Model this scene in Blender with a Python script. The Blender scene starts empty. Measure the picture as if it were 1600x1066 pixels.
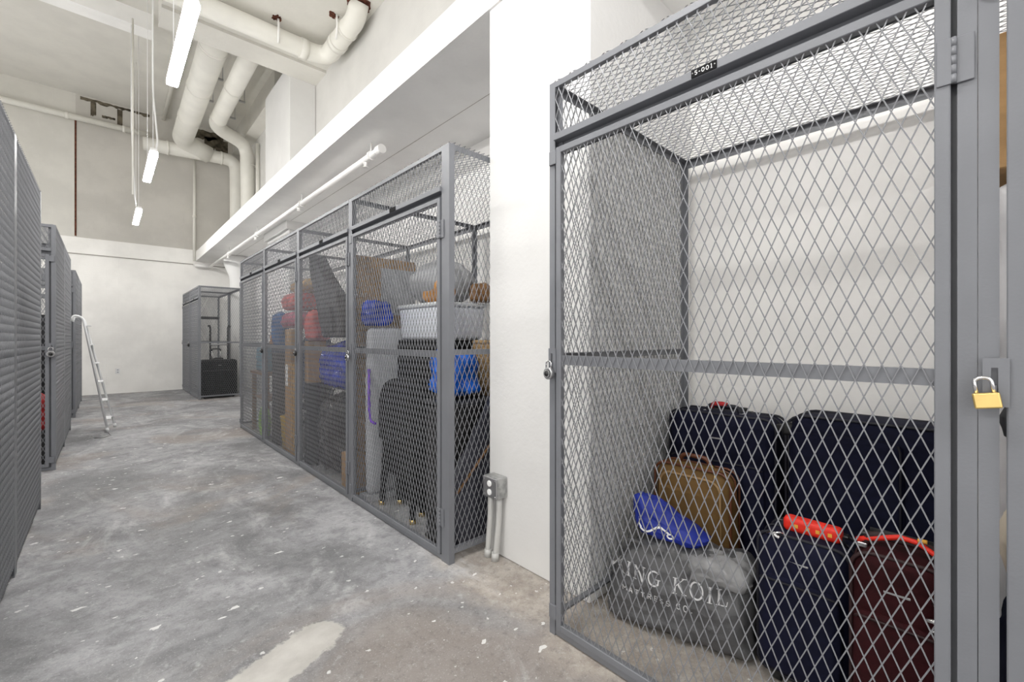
import bpy, bmesh, math, random
from mathutils import Vector, Matrix, noise
from mathutils.bvhtree import BVHTree
R = math.radians
SC = bpy.context.scene
COL = SC.collection
rnd = random.Random(7)

# ---------------------------------------------------------------- camera, world, exposure
cam_d = bpy.data.cameras.new('camera')
cam = bpy.data.objects.new('camera', cam_d); COL.objects.link(cam)
cam.location = (0, 0, 1.225)
cam.rotation_euler = (R(90), 0, -0.7475)
cam_d.sensor_width = 36.0
cam_d.lens = 685.0 / 1600.0 * 36.0
cam_d.shift_y = -3.6 / 1600.0
cam_d.clip_start = 0.02
SC.camera = cam
world = bpy.data.worlds.new('world'); SC.world = world
world.use_nodes = True
world.node_tree.nodes['Background'].inputs[0].default_value = (1.0, 0.985, 0.96, 1)
world.node_tree.nodes['Background'].inputs[1].default_value = 1.1
SC.view_settings.view_transform = 'Standard'
SC.view_settings.look = 'None'
SC.view_settings.gamma = 1.0
SC.view_settings.exposure = 0.43
SC.view_settings.use_curve_mapping = False
SC.cycles.max_bounces = 10
SC.cycles.diffuse_bounces = 6
LAMP = 80.0

# ---------------------------------------------------------------- materials
def nodes_of(name):
    m = bpy.data.materials.new(name); m.use_nodes = True
    nt = m.node_tree
    return m, nt, nt.nodes['Principled BSDF']

def N(nt, kind, **kw):
    n = nt.nodes.new(kind)
    for k, v in kw.items():
        if k.startswith('_'): setattr(n, k[1:], v)
        else: n.inputs[k.replace('__', ' ')].default_value = v
    return n

def mathn(nt, op, a, b=None, clamp=False):
    n = nt.nodes.new('ShaderNodeMath'); n.operation = op; n.use_clamp = clamp
    for i, v in enumerate((a, b)):
        if v is None: continue
        if isinstance(v, (int, float)): n.inputs[i].default_value = v
        else: nt.links.new(v, n.inputs[i])
    return n.outputs[0]

def mixc(nt, fac, a, b):
    n = nt.nodes.new('ShaderNodeMix'); n.data_type = 'RGBA'
    if isinstance(fac, (int, float)): n.inputs[0].default_value = fac
    else: nt.links.new(fac, n.inputs[0])
    for i, v in ((6, a), (7, b)):
        if isinstance(v, tuple): n.inputs[i].default_value = v if len(v) == 4 else v + (1,)
        else: nt.links.new(v, n.inputs[i])
    return n.outputs[2]

def rampv(nt, v, lo, hi):
    n = nt.nodes.new('ShaderNodeMapRange'); n.clamp = True
    n.interpolation_type = 'SMOOTHSTEP'
    nt.links.new(v, n.inputs[0]); n.inputs[1].default_value = lo; n.inputs[2].default_value = hi
    return n.outputs[0]

def pm(name, col, rough=0.5, metal=0.0, var=0.0, vs=6.0, bump=0.0, bs=60.0, sheen=0.0, alpha=None, emit=None, trans=0.0, stretch=None):
    m, nt, b = nodes_of(name)
    b.inputs['Roughness'].default_value = rough
    b.inputs['Metallic'].default_value = metal
    b.inputs['Base Color'].default_value = col + (1,)
    tc = nt.nodes.new('ShaderNodeTexCoord')
    vec = tc.outputs['Object']
    if stretch:
        mp = nt.nodes.new('ShaderNodeMapping'); mp.inputs['Scale'].default_value = stretch
        nt.links.new(vec, mp.inputs[0]); vec = mp.outputs[0]
    if var:
        n = N(nt, 'ShaderNodeTexNoise', Scale=vs, Detail=4.0); nt.links.new(vec, n.inputs['Vector'])
        f = rampv(nt, n.outputs[0], 0.3, 0.7)
        lo = tuple(max(0, c * (1 - var)) for c in col); hi = tuple(min(1, c * (1 + var)) for c in col)
        nt.links.new(mixc(nt, f, lo, hi), b.inputs['Base Color'])
    if bump:
        n = N(nt, 'ShaderNodeTexNoise', Scale=bs, Detail=3.0); nt.links.new(vec, n.inputs['Vector'])
        bp = N(nt, 'ShaderNodeBump', Strength=bump, Distance=0.01)
        nt.links.new(n.outputs[0], bp.inputs['Height']); nt.links.new(bp.outputs[0], b.inputs['Normal'])
    if rough >= 0.74: b.inputs['Specular IOR Level'].default_value = 0.2
    if sheen: b.inputs['Sheen Weight'].default_value = sheen
    if trans: b.inputs['Transmission Weight'].default_value = trans
    if alpha is not None: b.inputs['Alpha'].default_value = alpha
    if emit:
        b.inputs['Emission Color'].default_value = emit[0] + (1,)
        b.inputs['Emission Strength'].default_value = emit[1]
    return m

def wallmat(name, col, axes, block=True, var=0.05, joint=0.55):
    m, nt, b = nodes_of(name)
    b.inputs['Roughness'].default_value = 0.6
    tc = nt.nodes.new('ShaderNodeTexCoord')
    sp = nt.nodes.new('ShaderNodeSeparateXYZ'); nt.links.new(tc.outputs['Object'], sp.inputs[0])
    cb = nt.nodes.new('ShaderNodeCombineXYZ')
    nt.links.new(sp.outputs[axes[0]], cb.inputs[0]); nt.links.new(sp.outputs[axes[1]], cb.inputs[1])
    n1 = N(nt, 'ShaderNodeTexNoise', Scale=1.3, Detail=6.0, Roughness=0.6); nt.links.new(tc.outputs['Object'], n1.inputs['Vector'])
    lo = tuple(c * (1 - var) for c in col); hi = tuple(min(1, c * (1 + var)) for c in col)
    c = mixc(nt, rampv(nt, n1.outputs[0], 0.35, 0.65), lo, hi)
    n3 = N(nt, 'ShaderNodeTexNoise', Scale=5.0, Detail=8.0, Roughness=0.7); nt.links.new(tc.outputs['Object'], n3.inputs['Vector'])
    c = mixc(nt, mathn(nt, 'MULTIPLY', rampv(nt, n3.outputs[0], 0.66, 0.78), 0.16), c, tuple(x * 0.72 for x in col))
    n2 = N(nt, 'ShaderNodeTexNoise', Scale=40.0, Detail=4.0); nt.links.new(tc.outputs['Object'], n2.inputs['Vector'])
    h = n2.outputs[0]
    if block:
        br = N(nt, 'ShaderNodeTexBrick', Scale=1.0)
        br.inputs['Mortar Size'].default_value = 0.006; br.inputs['Mortar Smooth'].default_value = 0.6
        br.inputs['Brick Width'].default_value = 0.40; br.inputs['Row Height'].default_value = 0.20
        nt.links.new(cb.outputs[0], br.inputs['Vector'])
        h = mathn(nt, 'SUBTRACT', mathn(nt, 'MULTIPLY', h, 0.5), mathn(nt, 'MULTIPLY', br.outputs['Fac'], joint))
    bp = N(nt, 'ShaderNodeBump', Strength=0.22, Distance=0.006)
    nt.links.new(h, bp.inputs['Height']); nt.links.new(bp.outputs[0], b.inputs['Normal'])
    nt.links.new(c, b.inputs['Base Color'])
    return m

def floormat():
    m, nt, b = nodes_of('stained concrete')
    tc = nt.nodes.new('ShaderNodeTexCoord'); v = tc.outputs['Object']
    def nz(scale, detail=6.0, rough=0.6, dist=0.0, loc=(0, 0, 0), sc=(1, 1, 1)):
        mp = nt.nodes.new('ShaderNodeMapping'); mp.inputs['Location'].default_value = loc; mp.inputs['Scale'].default_value = sc
        nt.links.new(v, mp.inputs[0])
        n = N(nt, 'ShaderNodeTexNoise', Scale=scale, Detail=detail, Roughness=rough, Distortion=dist)
        nt.links.new(mp.outputs[0], n.inputs['Vector']); return n.outputs[0]
    sp = nt.nodes.new('ShaderNodeSeparateXYZ'); nt.links.new(v, sp.inputs[0])
    X, Y = sp.outputs[0], sp.outputs[1]
    c = mixc(nt, rampv(nt, nz(1.1, 8, 0.65, 0.6), 0.32, 0.68), (0.155, 0.155, 0.163), (0.42, 0.42, 0.435))
    c = mixc(nt, mathn(nt, 'MULTIPLY', rampv(nt, nz(7.0, 9, 0.75, 0.3, (3, 1, 0)), 0.42, 0.66), 0.62), c, (0.145, 0.145, 0.152))
    # worn warm areas
    c = mixc(nt, mathn(nt, 'MULTIPLY', rampv(nt, nz(0.75, 5, 0.6, 0.8, (8.3, 2.1, 0)), 0.50, 0.66), 0.6), c, (0.31, 0.265, 0.235))
    # beige bare concrete by the pillar and inside the near locker
    e = mathn(nt, 'ADD', X, mathn(nt, 'MULTIPLY', nz(2.5, 5, 0.6, 0.5, (1, 7, 0)), 0.9))
    beige = mathn(nt, 'MULTIPLY', rampv(nt, e, 1.62, 1.95), mathn(nt, 'SUBTRACT', 1.0, rampv(nt, Y, 2.0, 2.35)))
    c = mixc(nt, mathn(nt, 'MULTIPLY', beige, 0.8), c, mixc(nt, rampv(nt, nz(9, 6, 0.7, 0, (2, 2, 0)), 0.35, 0.7), (0.33, 0.285, 0.245), (0.52, 0.475, 0.42)))
    # chalky white haze further along the aisle
    hz = rampv(nt, nz(1.9, 9, 0.7, 0.7, (4, 4, 0), (1.5, 0.7, 1)), 0.52, 0.74)
    c = mixc(nt, mathn(nt, 'MULTIPLY', hz, 0.55), c, (0.66, 0.66, 0.67))
    fine = nz(95, 3, 0.7)
    c = mixc(nt, mathn(nt, 'MULTIPLY', rampv(nt, fine, 0.55, 0.72), 0.30), c, (0.09, 0.09, 0.095))
    c = mixc(nt, mathn(nt, 'MULTIPLY', rampv(nt, nz(140, 2, 0.6, 0, (5, 5, 0)), 0.58, 0.75), 0.35), c, (0.75, 0.75, 0.75))
    g = nz(26, 8, 0.8, 0.2, (6, 3, 0))
    c = mixc(nt, mathn(nt, 'MULTIPLY', rampv(nt, g, 0.50, 0.66), 0.40), c, (0.085, 0.085, 0.09))
    c = mixc(nt, mathn(nt, 'MULTIPLY', rampv(nt, nz(18, 9, 0.8, 0.3, (1, 8, 0)), 0.54, 0.70), 0.45), c, (0.60, 0.60, 0.605))
    # paint flecks
    def flecks(scale, size, loc, thin):
        mp = nt.nodes.new('ShaderNodeMapping'); mp.inputs['Location'].default_value = loc; mp.inputs['Rotation'].default_value = (0, 0, 0.6); mp.inputs['Scale'].default_value = (1, thin, 1)
        nt.links.new(v, mp.inputs[0])
        wn = N(nt, 'ShaderNodeTexNoise', Scale=scale * 4, Detail=2.0); nt.links.new(mp.outputs[0], wn.inputs['Vector'])
        va = nt.nodes.new('ShaderNodeVectorMath'); va.operation = 'MULTIPLY_ADD'
        nt.links.new(wn.outputs['Color'], va.inputs[0]); va.inputs[1].default_value = (0.4 / scale,) * 3; nt.links.new(mp.outputs[0], va.inputs[2])
        vo = N(nt, 'ShaderNodeTexVoronoi', Scale=scale); vo.voronoi_dimensions = '2D'; nt.links.new(va.outputs[0], vo.inputs['Vector'])
        sc2 = nt.nodes.new('ShaderNodeSeparateColor'); nt.links.new(vo.outputs['Color'], sc2.inputs[0])
        sz = mathn(nt, 'MULTIPLY', mathn(nt, 'POWER', sc2.outputs[0], 14.0), size)
        return mathn(nt, 'LESS_THAN', vo.outputs['Distance'], sz)
    c = mixc(nt, mathn(nt, 'MULTIPLY', flecks(7.0, 0.14, (0, 0, 0), 1.6), 0.75), c, (0.82, 0.82, 0.81))
    c = mixc(nt, mathn(nt, 'MULTIPLY', flecks(16.0, 0.17, (3.1, 1.7, 0), 1.2), 0.7), c, (0.74, 0.74, 0.73))
    # levelling-compound patch (a capsule with a ragged edge)
    ax, ay, bx, by = 0.635, 1.875, 0.10, 1.62
    dx, dy = bx - ax, by - ay; L2 = dx * dx + dy * dy
    t = mathn(nt, 'DIVIDE', mathn(nt, 'ADD', mathn(nt, 'MULTIPLY', mathn(nt, 'SUBTRACT', X, ax), dx), mathn(nt, 'MULTIPLY', mathn(nt, 'SUBTRACT', Y, ay), dy)), L2, True)
    ex = mathn(nt, 'SUBTRACT', X, mathn(nt, 'ADD', mathn(nt, 'MULTIPLY', t, dx), ax))
    ey = mathn(nt, 'SUBTRACT', Y, mathn(nt, 'ADD', mathn(nt, 'MULTIPLY', t, dy), ay))
    d = mathn(nt, 'SQRT', mathn(nt, 'ADD', mathn(nt, 'MULTIPLY', ex, ex), mathn(nt, 'MULTIPLY', ey, ey)))
    d = mathn(nt, 'ADD', d, mathn(nt, 'MULTIPLY', mathn(nt, 'SUBTRACT', nz(6, 8, 0.75, 0.2, (2, 9, 0)), 0.5), 0.16))
    pat = mathn(nt, 'SUBTRACT', 1.0, rampv(nt, d, 0.095, 0.110))
    pc = mixc(nt, rampv(nt, nz(5, 6, 0.6), 0.3, 0.7), (0.40, 0.385, 0.36), (0.54, 0.525, 0.495))
    c = mixc(nt, pat, c, pc)
    nt.links.new(c, b.inputs['Base Color'])
    b.inputs['Roughness'].default_value = 0.62
    bp = N(nt, 'ShaderNodeBump', Strength=0.25, Distance=0.004)
    hh = mathn(nt, 'ADD', mathn(nt, 'MULTIPLY', fine, 0.6), nz(12, 6, 0.7))
    nt.links.new(hh, bp.inputs['Height']); nt.links.new(bp.outputs[0], b.inputs['Normal'])
    return m

W_FAR = wallmat('white painted block', (0.91, 0.897, 0.868), (0, 2))
W_UP = wallmat('unpainted pale block', (0.57, 0.55, 0.51), (0, 2), True, 0.06)
W_SIDE = wallmat('white painted side wall', (0.66, 0.652, 0.63), (1, 2), True, 0.04)
W_BACK = wallmat('white painted locker wall', (0.90, 0.885, 0.865), (1, 2), False, 0.03)
W_PIL = wallmat('white painted concrete', (0.72, 0.716, 0.708), (1, 2), False, 0.03)
W_SLAB = wallmat('white painted slab', (0.88, 0.875, 0.86), (1, 2), False, 0.04)
W_CEIL = wallmat('cream painted ceiling', (0.68, 0.665, 0.62), (0, 1), False, 0.05)
FLOOR = floormat()
GREY = pm('grey locker paint', (0.165, 0.171, 0.188), 0.42, 0.0, 0.06, 4.0, 0.04, 150)
MESHM = pm('grey expanded metal', (0.215, 0.22, 0.235), 0.40, 0.1)
PIPE = pm('cream painted pipe', (0.76, 0.745, 0.69), 0.45, 0, 0.04, 3)
PIPEW = pm('white painted pipe', (0.84, 0.83, 0.81), 0.4, 0, 0.03, 3)
SOOT = pm('dark stained concrete', (0.11, 0.095, 0.07), 0.9, 0, 0.6, 9)
RUST = pm('rust brown', (0.10, 0.035, 0.022), 0.9, 0, 0.5, 20, 0.5, 40)
LED = pm('lit lamp cover', (0.9, 0.9, 0.9), 0.4, emit=((1.0, 0.985, 0.96), LAMP))
LAMPW = pm('white lamp housing', (0.85, 0.85, 0.85), 0.4)
CHROME = pm('chrome', (0.75, 0.75, 0.76), 0.18, 1.0)
STEEL = pm('dull steel', (0.45, 0.45, 0.46), 0.4, 0.9)
BRASS = pm('brass', (0.80, 0.58, 0.22), 0.28, 0.95, 0.06, 30)
BLACK = pm('black plastic', (0.012, 0.012, 0.013), 0.45)
RUBBER = pm('black rubber', (0.015, 0.015, 0.016), 0.7)
PLATE = pm('black engraved plate', (0.008, 0.008, 0.009), 0.85)
WHITE = pm('white print', (0.85, 0.85, 0.85), 0.5)
SILVERP = pm('silver print', (0.62, 0.62, 0.63), 0.5)
NAVY = pm('navy fabric', (0.0055, 0.0065, 0.022), 0.8, 0, 0.15, 40, 0.25, 400)
NAVYD = pm('dark navy trim', (0.006, 0.0065, 0.014), 0.6)
TAN = pm('tan canvas', (0.145, 0.082, 0.028), 0.75, 0, 0.15, 10, 0.25, 300)
LEATHER = pm('brown leather', (0.11, 0.035, 0.014), 0.4, 0, 0.2, 15)
TANEDGE = pm('pale tan piping', (0.30, 0.19, 0.085), 0.6)
BURG = pm('burgundy fabric', (0.030, 0.0032, 0.005), 0.75, 0, 0.15, 40, 0.25, 350)
BURGD = pm('dark burgundy trim', (0.022, 0.004, 0.005), 0.6)
RED = pm('bright red strap', (0.80, 0.022, 0.008), 0.5)
GOLD = pm('gold print', (0.85, 0.42, 0.06), 0.4)
BLUEBAG = pm('royal blue nylon', (0.006, 0.02, 0.25), 0.55, 0, 0.15, 14, 0.15, 200)
GREYBAG = pm('grey nonwoven bag', (0.085, 0.085, 0.089), 0.33, 0, 0.12, 9, 0.2, 120)
CARD = pm('cardboard', (0.40, 0.245, 0.115), 0.85, 0, 0.10, 3, 0.1, 60, stretch=(1, 1, 6))
CARDD = pm('packing tape', (0.46, 0.31, 0.17), 0.35)
PLASTW = pm('frosted storage plastic', (0.72, 0.74, 0.80), 0.3)
PLASTC = pm('pale lid plastic', (0.70, 0.72, 0.74), 0.35)
BLUEP = pm('blue crinkled plastic', (0.010, 0.035, 0.34), 0.22, 0, 0.3, 9)
BLUEL = pm('bright blue plastic', (0.015, 0.13, 0.62), 0.2, 0, 0.35, 14)
BLKBAG = pm('black bin liner', (0.012, 0.012, 0.014), 0.3)
BLKFAB = pm('black fabric', (0.010, 0.010, 0.011), 0.85, 0, 0, 1, 0.2, 200)
DKGREY = pm('charcoal nylon', (0.030, 0.031, 0.036), 0.6, 0, 0.2, 8)
LTGREY = pm('pale grey board', (0.50, 0.51, 0.54), 0.5)
MIDGREY = pm('grey felt', (0.36, 0.365, 0.38), 0.8, 0, 0.1, 20)
WICKER = pm('woven wicker', (0.36, 0.235, 0.11), 0.7, 0, 0.4, 60, 0.8, 60)
WOOD = pm('brown wood', (0.24, 0.125, 0.05), 0.5, 0, 0.25, 5, stretch=(1, 1, 0.1))
ORANGE = pm('orange tan plush', (0.55, 0.27, 0.09), 0.8, 0, 0.3, 12, 0.3, 60)
PINK = pm('faded red quilt', (0.45, 0.11, 0.10), 0.85, 0, 0.35, 16, 0.3, 30)
MAUVE = pm('rose cloth', (0.36, 0.12, 0.17), 0.85, 0, 0.3, 18, 0.3, 30)
DENIM = pm('blue denim', (0.05, 0.13, 0.30), 0.85, 0, 0.25, 18, 0.3, 60)
SLATE = pm('slate blue clothes', (0.075, 0.09, 0.13), 0.85, 0, 0.4, 12, 0.3, 30)
CREAM = pm('cream pillow cloth', (0.72, 0.64, 0.52), 0.85, 0, 0.1, 8, 0.2, 40)
WRAP = pm('white wrapped sheet', (0.66, 0.65, 0.665), 0.45, 0, 0.1, 5, 0.3, 20)
YELLOW = pm('yellow plastic', (0.62, 0.40, 0.03), 0.4)
GREEN = pm('lime plastic', (0.30, 0.52, 0.08), 0.4)
TEAL = pm('grey teal fabric', (0.16, 0.29, 0.36), 0.8, 0, 0.15, 14)
PURPLE = pm('violet cord', (0.16, 0.03, 0.55), 0.5)
REDC = pm('red fabric', (0.40, 0.012, 0.015), 0.7, 0, 0.2, 12)
LADDERM = pm('white ladder enamel', (0.80, 0.81, 0.82), 0.35)
OUTLETM = pm('grey cast metal box', (0.40, 0.405, 0.40), 0.4, 0.5, 0.25, 30)
CONDW = pm('pale painted conduit', (0.55, 0.55, 0.535), 0.4, 0.1)

# ---------------------------------------------------------------- mesh helpers
def box(bm, x0, x1, y0, y1, z0, z1, bev=0.0, M=None, seg=1):
    r = bmesh.ops.create_cube(bm, size=1.0)
    vs = r['verts']
    for v in vs:
        v.co = Vector(((x0 + x1) / 2 + v.co.x * (x1 - x0), (y0 + y1) / 2 + v.co.y * (y1 - y0), (z0 + z1) / 2 + v.co.z * (z1 - z0)))
    if bev:
        es = list({e for v in vs for e in v.link_edges})
        rr = bmesh.ops.bevel(bm, geom=es, offset=bev, segments=seg, affect='EDGES', profile=0.5)
        vs = list({v for f in rr['faces'] for v in f.verts} | {v for v in vs if v.is_valid})
    if M is not None:
        for v in vs: v.co = M @ v.co
    return vs

def tube(bm, pts, r, seg=10, caps=True, closed=False):
    pts = [Vector(p) for p in pts]
    n = len(pts); rings = []
    up = None
    for i, p in enumerate(pts):
        if closed: t = pts[(i + 1) % n] - pts[i - 1]
        else: t = (pts[min(i + 1, n - 1)] - pts[max(i - 1, 0)])
        if t.length < 1e-9: t = Vector((0, 0, 1))
        t.normalize()
        if up is None:
            a = Vector((0, 0, 1)) if abs(t.z) < 0.9 else Vector((1, 0, 0))
            up = (a - t * a.dot(t)).normalized()
        else:
            up = (up - t * up.dot(t))
            if up.length < 1e-6: up = t.orthogonal()
            up.normalize()
        sd = t.cross(up)
        rr = r[i] if isinstance(r, (list, tuple)) else r
        rings.append([bm.verts.new(p + (up * math.cos(2 * math.pi * k / seg) + sd * math.sin(2 * math.pi * k / seg)) * rr) for k in range(seg)])
    m = n if closed else n - 1
    for i in range(m):
        A, B = rings[i], rings[(i + 1) % n]
        for k in range(seg):
            f = bm.faces.new((A[k], B[k], B[(k + 1) % seg], A[(k + 1) % seg])); f.smooth = True
    if caps and not closed:
        bm.faces.new(rings[0]); bm.faces.new(list(reversed(rings[-1])))

def arc_path(pts, rad, n=6):
    """polyline with rounded corners"""
    pts = [Vector(p) for p in pts]; out = [pts[0]]
    for i in range(1, len(pts) - 1):
        a, b, c = pts[i - 1], pts[i], pts[i + 1]
        d1 = (a - b).normalized(); d2 = (c - b).normalized()
        rr = min(rad, (a - b).length * 0.49, (c - b).length * 0.49)
        p0, p2 = b + d1 * rr, b + d2 * rr
        for k in range(n + 1):
            t = k / n
            out.append(p0 * (1 - t) ** 2 + b * 2 * t * (1 - t) + p2 * t * t)
    out.append(pts[-1]); return out

def rbox(bm, c, size, r, res=6, bulge=0.0, nz=0.0, ns=5.0, seed=0, wr=0.0, wsc=8.0, smooth=True, warp=None, M=None):
    """box with rounded edges, optional pillow bulge, lumps (nz) and folds (wr)"""
    h = Vector(size) / 2; c = Vector(c)
    r = min(r, h.x * 0.98, h.y * 0.98, h.z * 0.98)
    key = {}
    def vert(p):
        k = (round(p[0], 5), round(p[1], 5), round(p[2], 5))
        if k in key: return key[k]
        q = Vector((p[0] * h.x, p[1] * h.y, p[2] * h.z))
        inn = Vector([max(-(h[i] - r), min(h[i] - r, q[i])) for i in range(3)])
        d = q - inn
        dn = d.normalized() if d.length > 1e-9 else Vector((0, 0, 1))
        o = inn + dn * r
        if bulge:
            for i in range(3):
                j, l = (i + 1) % 3, (i + 2) % 3
                if abs(p[i]) > 0.999:
                    o[i] += math.copysign(bulge * (1 - p[j] ** 2) * (1 - p[l] ** 2), p[i]) * (0.0 if (i == 2 and p[i] < 0) else 1.0)
        if nz or wr:
            s = Vector((seed * 3.17, seed * 1.31, seed * 7.7))
            a = nz * noise.noise(o * ns + s)
            if wr:
                a += wr * (1 - 2 * abs(noise.noise(o * wsc + s * 2)) ** 0.7)
                a += wr * 0.5 * (1 - 2 * abs(noise.noise(o * wsc * 2.3 + s * 3)) ** 0.7)
            a *= 1.0 if p[2] > -0.95 else 0.1
            o = o + dn * a
        if o.z < -h.z: o.z = -h.z
        if warp: o = warp(o, h)
        o = o + c
        if M is not None: o = M @ o
        key[k] = bm.verts.new(o); return key[k]
    st = []
    # denser steps near edges so the radius is round
    for i in range(res + 1):
        t = -1 + 2 * i / res
        st.append(t)
    def steps(ax):
        e = 1 - r / h[ax]
        a = [-1, -1 + (1 - e) * 0.3, -1 + (1 - e) * 0.65] + [-e + 2 * e * i / res for i in range(res + 1)] + [1 - (1 - e) * 0.65, 1 - (1 - e) * 0.3, 1]
        return sorted(set(round(x, 5) for x in a))
    S = [steps(0), steps(1), steps(2)]
    for ax in range(3):
        j, l = (ax + 1) % 3, (ax + 2) % 3
        for sgn in (-1, 1):
            for a in range(len(S[j]) - 1):
                for b in range(len(S[l]) - 1):
                    q = []
                    for (u, w) in ((a, b), (a + 1, b), (a + 1, b + 1), (a, b + 1)):
                        p = [0, 0, 0]; p[ax] = sgn; p[j] = S[j][u]; p[l] = S[l][w]
                        q.append(vert(p))
                    if sgn < 0: q.reverse()
                    try:
                        f = bm.faces.new(q); f.smooth = smooth
                    except ValueError: pass

def prism(bm, poly, z0, z1, M=None, smooth=False):
    """poly in xy, extruded in z"""
    A = [bm.verts.new((p[0], p[1], z0)) for p in poly]; B = [bm.verts.new((p[0], p[1], z1)) for p in poly]
    n = len(poly)
    for i in range(n):
        f = bm.faces.new((A[i], A[(i + 1) % n], B[(i + 1) % n], B[i])); f.smooth = smooth
    bm.faces.new(list(reversed(A))); bm.faces.new(B)
    if M is not None:
        for v in A + B: v.co = M @ v.co

def lathe(bm, prof, seg=20, M=None, smooth=True):
    rings = []
    for (r, z) in prof:
        rings.append([bm.verts.new((max(r, 1e-4) * math.cos(2 * math.pi * k / seg), max(r, 1e-4) * math.sin(2 * math.pi * k / seg), z)) for k in range(seg)])
    for i in range(len(rings) - 1):
        for k in range(seg):
            f = bm.faces.new((rings[i][k], rings[i][(k + 1) % seg], rings[i + 1][(k + 1) % seg], rings[i + 1][k])); f.smooth = smooth
    bm.faces.new(list(reversed(rings[0]))); bm.faces.new(rings[-1])
    if M is not None:
        for ring in rings:
            for v in ring: v.co = M @ v.co

def obj(name, bm, m, parent=None, label=None):
    me = bpy.data.meshes.new(name)
    bmesh.ops.recalc_face_normals(bm, faces=bm.faces[:])
    bm.to_mesh(me); bm.free()
    me.materials.append(m)
    o = bpy.data.objects.new(name, me); COL.objects.link(o)
    if parent is not None: o.parent = parent
    if label: o['label'] = label
    return o

def share(name, src, parent, loc=(0, 0, 0), rot=(0, 0, 0)):
    o = bpy.data.objects.new(name, src.data); COL.objects.link(o)
    o.parent = parent; o.location = loc; o.rotation_euler = rot
    return o

def tag(o, label, cat, group=None):
    o['label'] = label; o['category'] = cat
    if group: o['group'] = group
    return o

def thing(name, label, cat, loc=(0, 0, 0), rz=0.0, group=None, rot=None):
    o = bpy.data.objects.new(name, None); COL.objects.link(o)
    o.empty_display_size = 0.1
    o.location = loc; o.rotation_euler = rot if rot else (0, 0, rz)
    return tag(o, label, cat, group)

def struct(name, bm, m, label=None):
    o = obj(name, bm, m); o['kind'] = 'structure'
    if label: o['label'] = label
    return o

def B(): return bmesh.new()
def boxo(name, m, parent, *a, bev=0.0, M=None, label=None):
    bm = B(); box(bm, *a, bev=bev, M=M); return obj(name, bm, m, parent, label)
def tubeo(name, m, parent, pts, r, seg=10, closed=False, label=None):
    bm = B(); tube(bm, pts, r, seg, True, closed); return obj(name, bm, m, parent, label)

# ---- stroke lettering (all lettering is built from ribbons)
def arcp(cx, cy, rx, ry, a0, a1, n=14):
    return [(cx + rx * math.cos(R(a0 + (a1 - a0) * i / n)), cy + ry * math.sin(R(a0 + (a1 - a0) * i / n))) for i in range(n + 1)]
SERIF = {
 'K': (0.95, [(.13, [(.17, 0), (.17, 1)]), (.05, [(.17, .42), (.74, 1)]), (.12, [(.36, .6), (.82, 0)]), (.045, [(0, .02), (.34, .02)]), (.045, [(0, .98), (.34, .98)]), (.045, [(.58, .98), (.9, .98)]), (.045, [(.64, .02), (.98, .02)])]),
 'I': (0.42, [(.13, [(.2, 0), (.2, 1)]), (.045, [(.03, .02), (.37, .02)]), (.045, [(.03, .98), (.37, .98)])]),
 'N': (1.0, [(.05, [(.16, 0), (.16, 1)]), (.13, [(.16, 1), (.82, 0)]), (.05, [(.82, 0), (.82, 1)]), (.045, [(.02, .02), (.3, .02)]), (.045, [(0, .98), (.22, .98)]), (.045, [(.68, .98), (.96, .98)])]),
 'G': (0.95, [(.11, arcp(.5, .5, .42, .48, 45, 315, 20)), (.10, [(.8, .1), (.8, .42)]), (.045, [(.6, .43), (.95, .43)])]),
 'O': (1.02, [(.11, arcp(.5, .5, .43, .48, 0, 360, 26))]),
 'L': (0.75, [(.13, [(.17, 0), (.17, 1)]), (.045, [(0, .98), (.34, .98)]), (.05, [(0, .025), (.68, .025)]), (.05, [(.67, .02), (.7, .25)])]),
}
SANS = {
 'M': (0.95, [(.15, [(.1, 0), (.1, 1)]), (.15, [(.1, 1), (.46, .3), (.82, 1)]), (.15, [(.82, 1), (.82, 0)])]),
 'A': (0.85, [(.15, [(.04, 0), (.4, 1), (.76, 0)]), (.13, [(.18, .33), (.62, .33)])]),
 'T': (0.75, [(.15, [(.34, 0), (.34, 1)]), (.15, [(.02, .93), (.66, .93)])]),
 'R': (0.78, [(.15, [(.1, 0), (.1, 1)]), (.14, [(.1, .93), (.4, .93)] + arcp(.4, .7, .2, .23, 90, -90, 8) + [(.1, .47)]), (.15, [(.36, .47), (.64, 0)])]),
 'E': (0.7, [(.15, [(.1, 0), (.1, 1)]), (.14, [(.1, .93), (.6, .93)]), (.14, [(.1, .5), (.54, .5)]), (.14, [(.1, .07), (.6, .07)])]),
 'S': (0.72, [(.14, arcp(.34, .72, .24, .22, 30, 270, 10) + arcp(.34, .28, .26, .22, 90, -150, 10))]),
 'C': (0.8, [(.14, arcp(.42, .5, .34, .45, 45, 315, 14))]),
 'O': (0.9, [(.14, arcp(.42, .5, .36, .45, 0, 360, 20))]),
 '.': (0.3, [(.16, [(.1, .0), (.1, .16)])]),
 'H': (0.8, [(.15, [(.1, 0), (.1, 1)]), (.15, [(.64, 0), (.64, 1)]), (.14, [(.1, .5), (.64, .5)])]),
 '5': (0.75, [(.13, [(.6, .94), (.16, .94), (.12, .52)]), (.13, [(.12, .54)] + arcp(.34, .32, .26, .27, 110, -140, 14))]),
 '0': (0.8, [(.13, arcp(.36, .5, .28, .44, 0, 360, 20))]),
 '1': (0.6, [(.13, [(.3, 0), (.3, 1), (.12, .82)]), (.1, [(.1, .04), (.5, .04)])]),
 '-': (0.5, [(.13, [(.08, .45), (.38, .45)])]),
}
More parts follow.
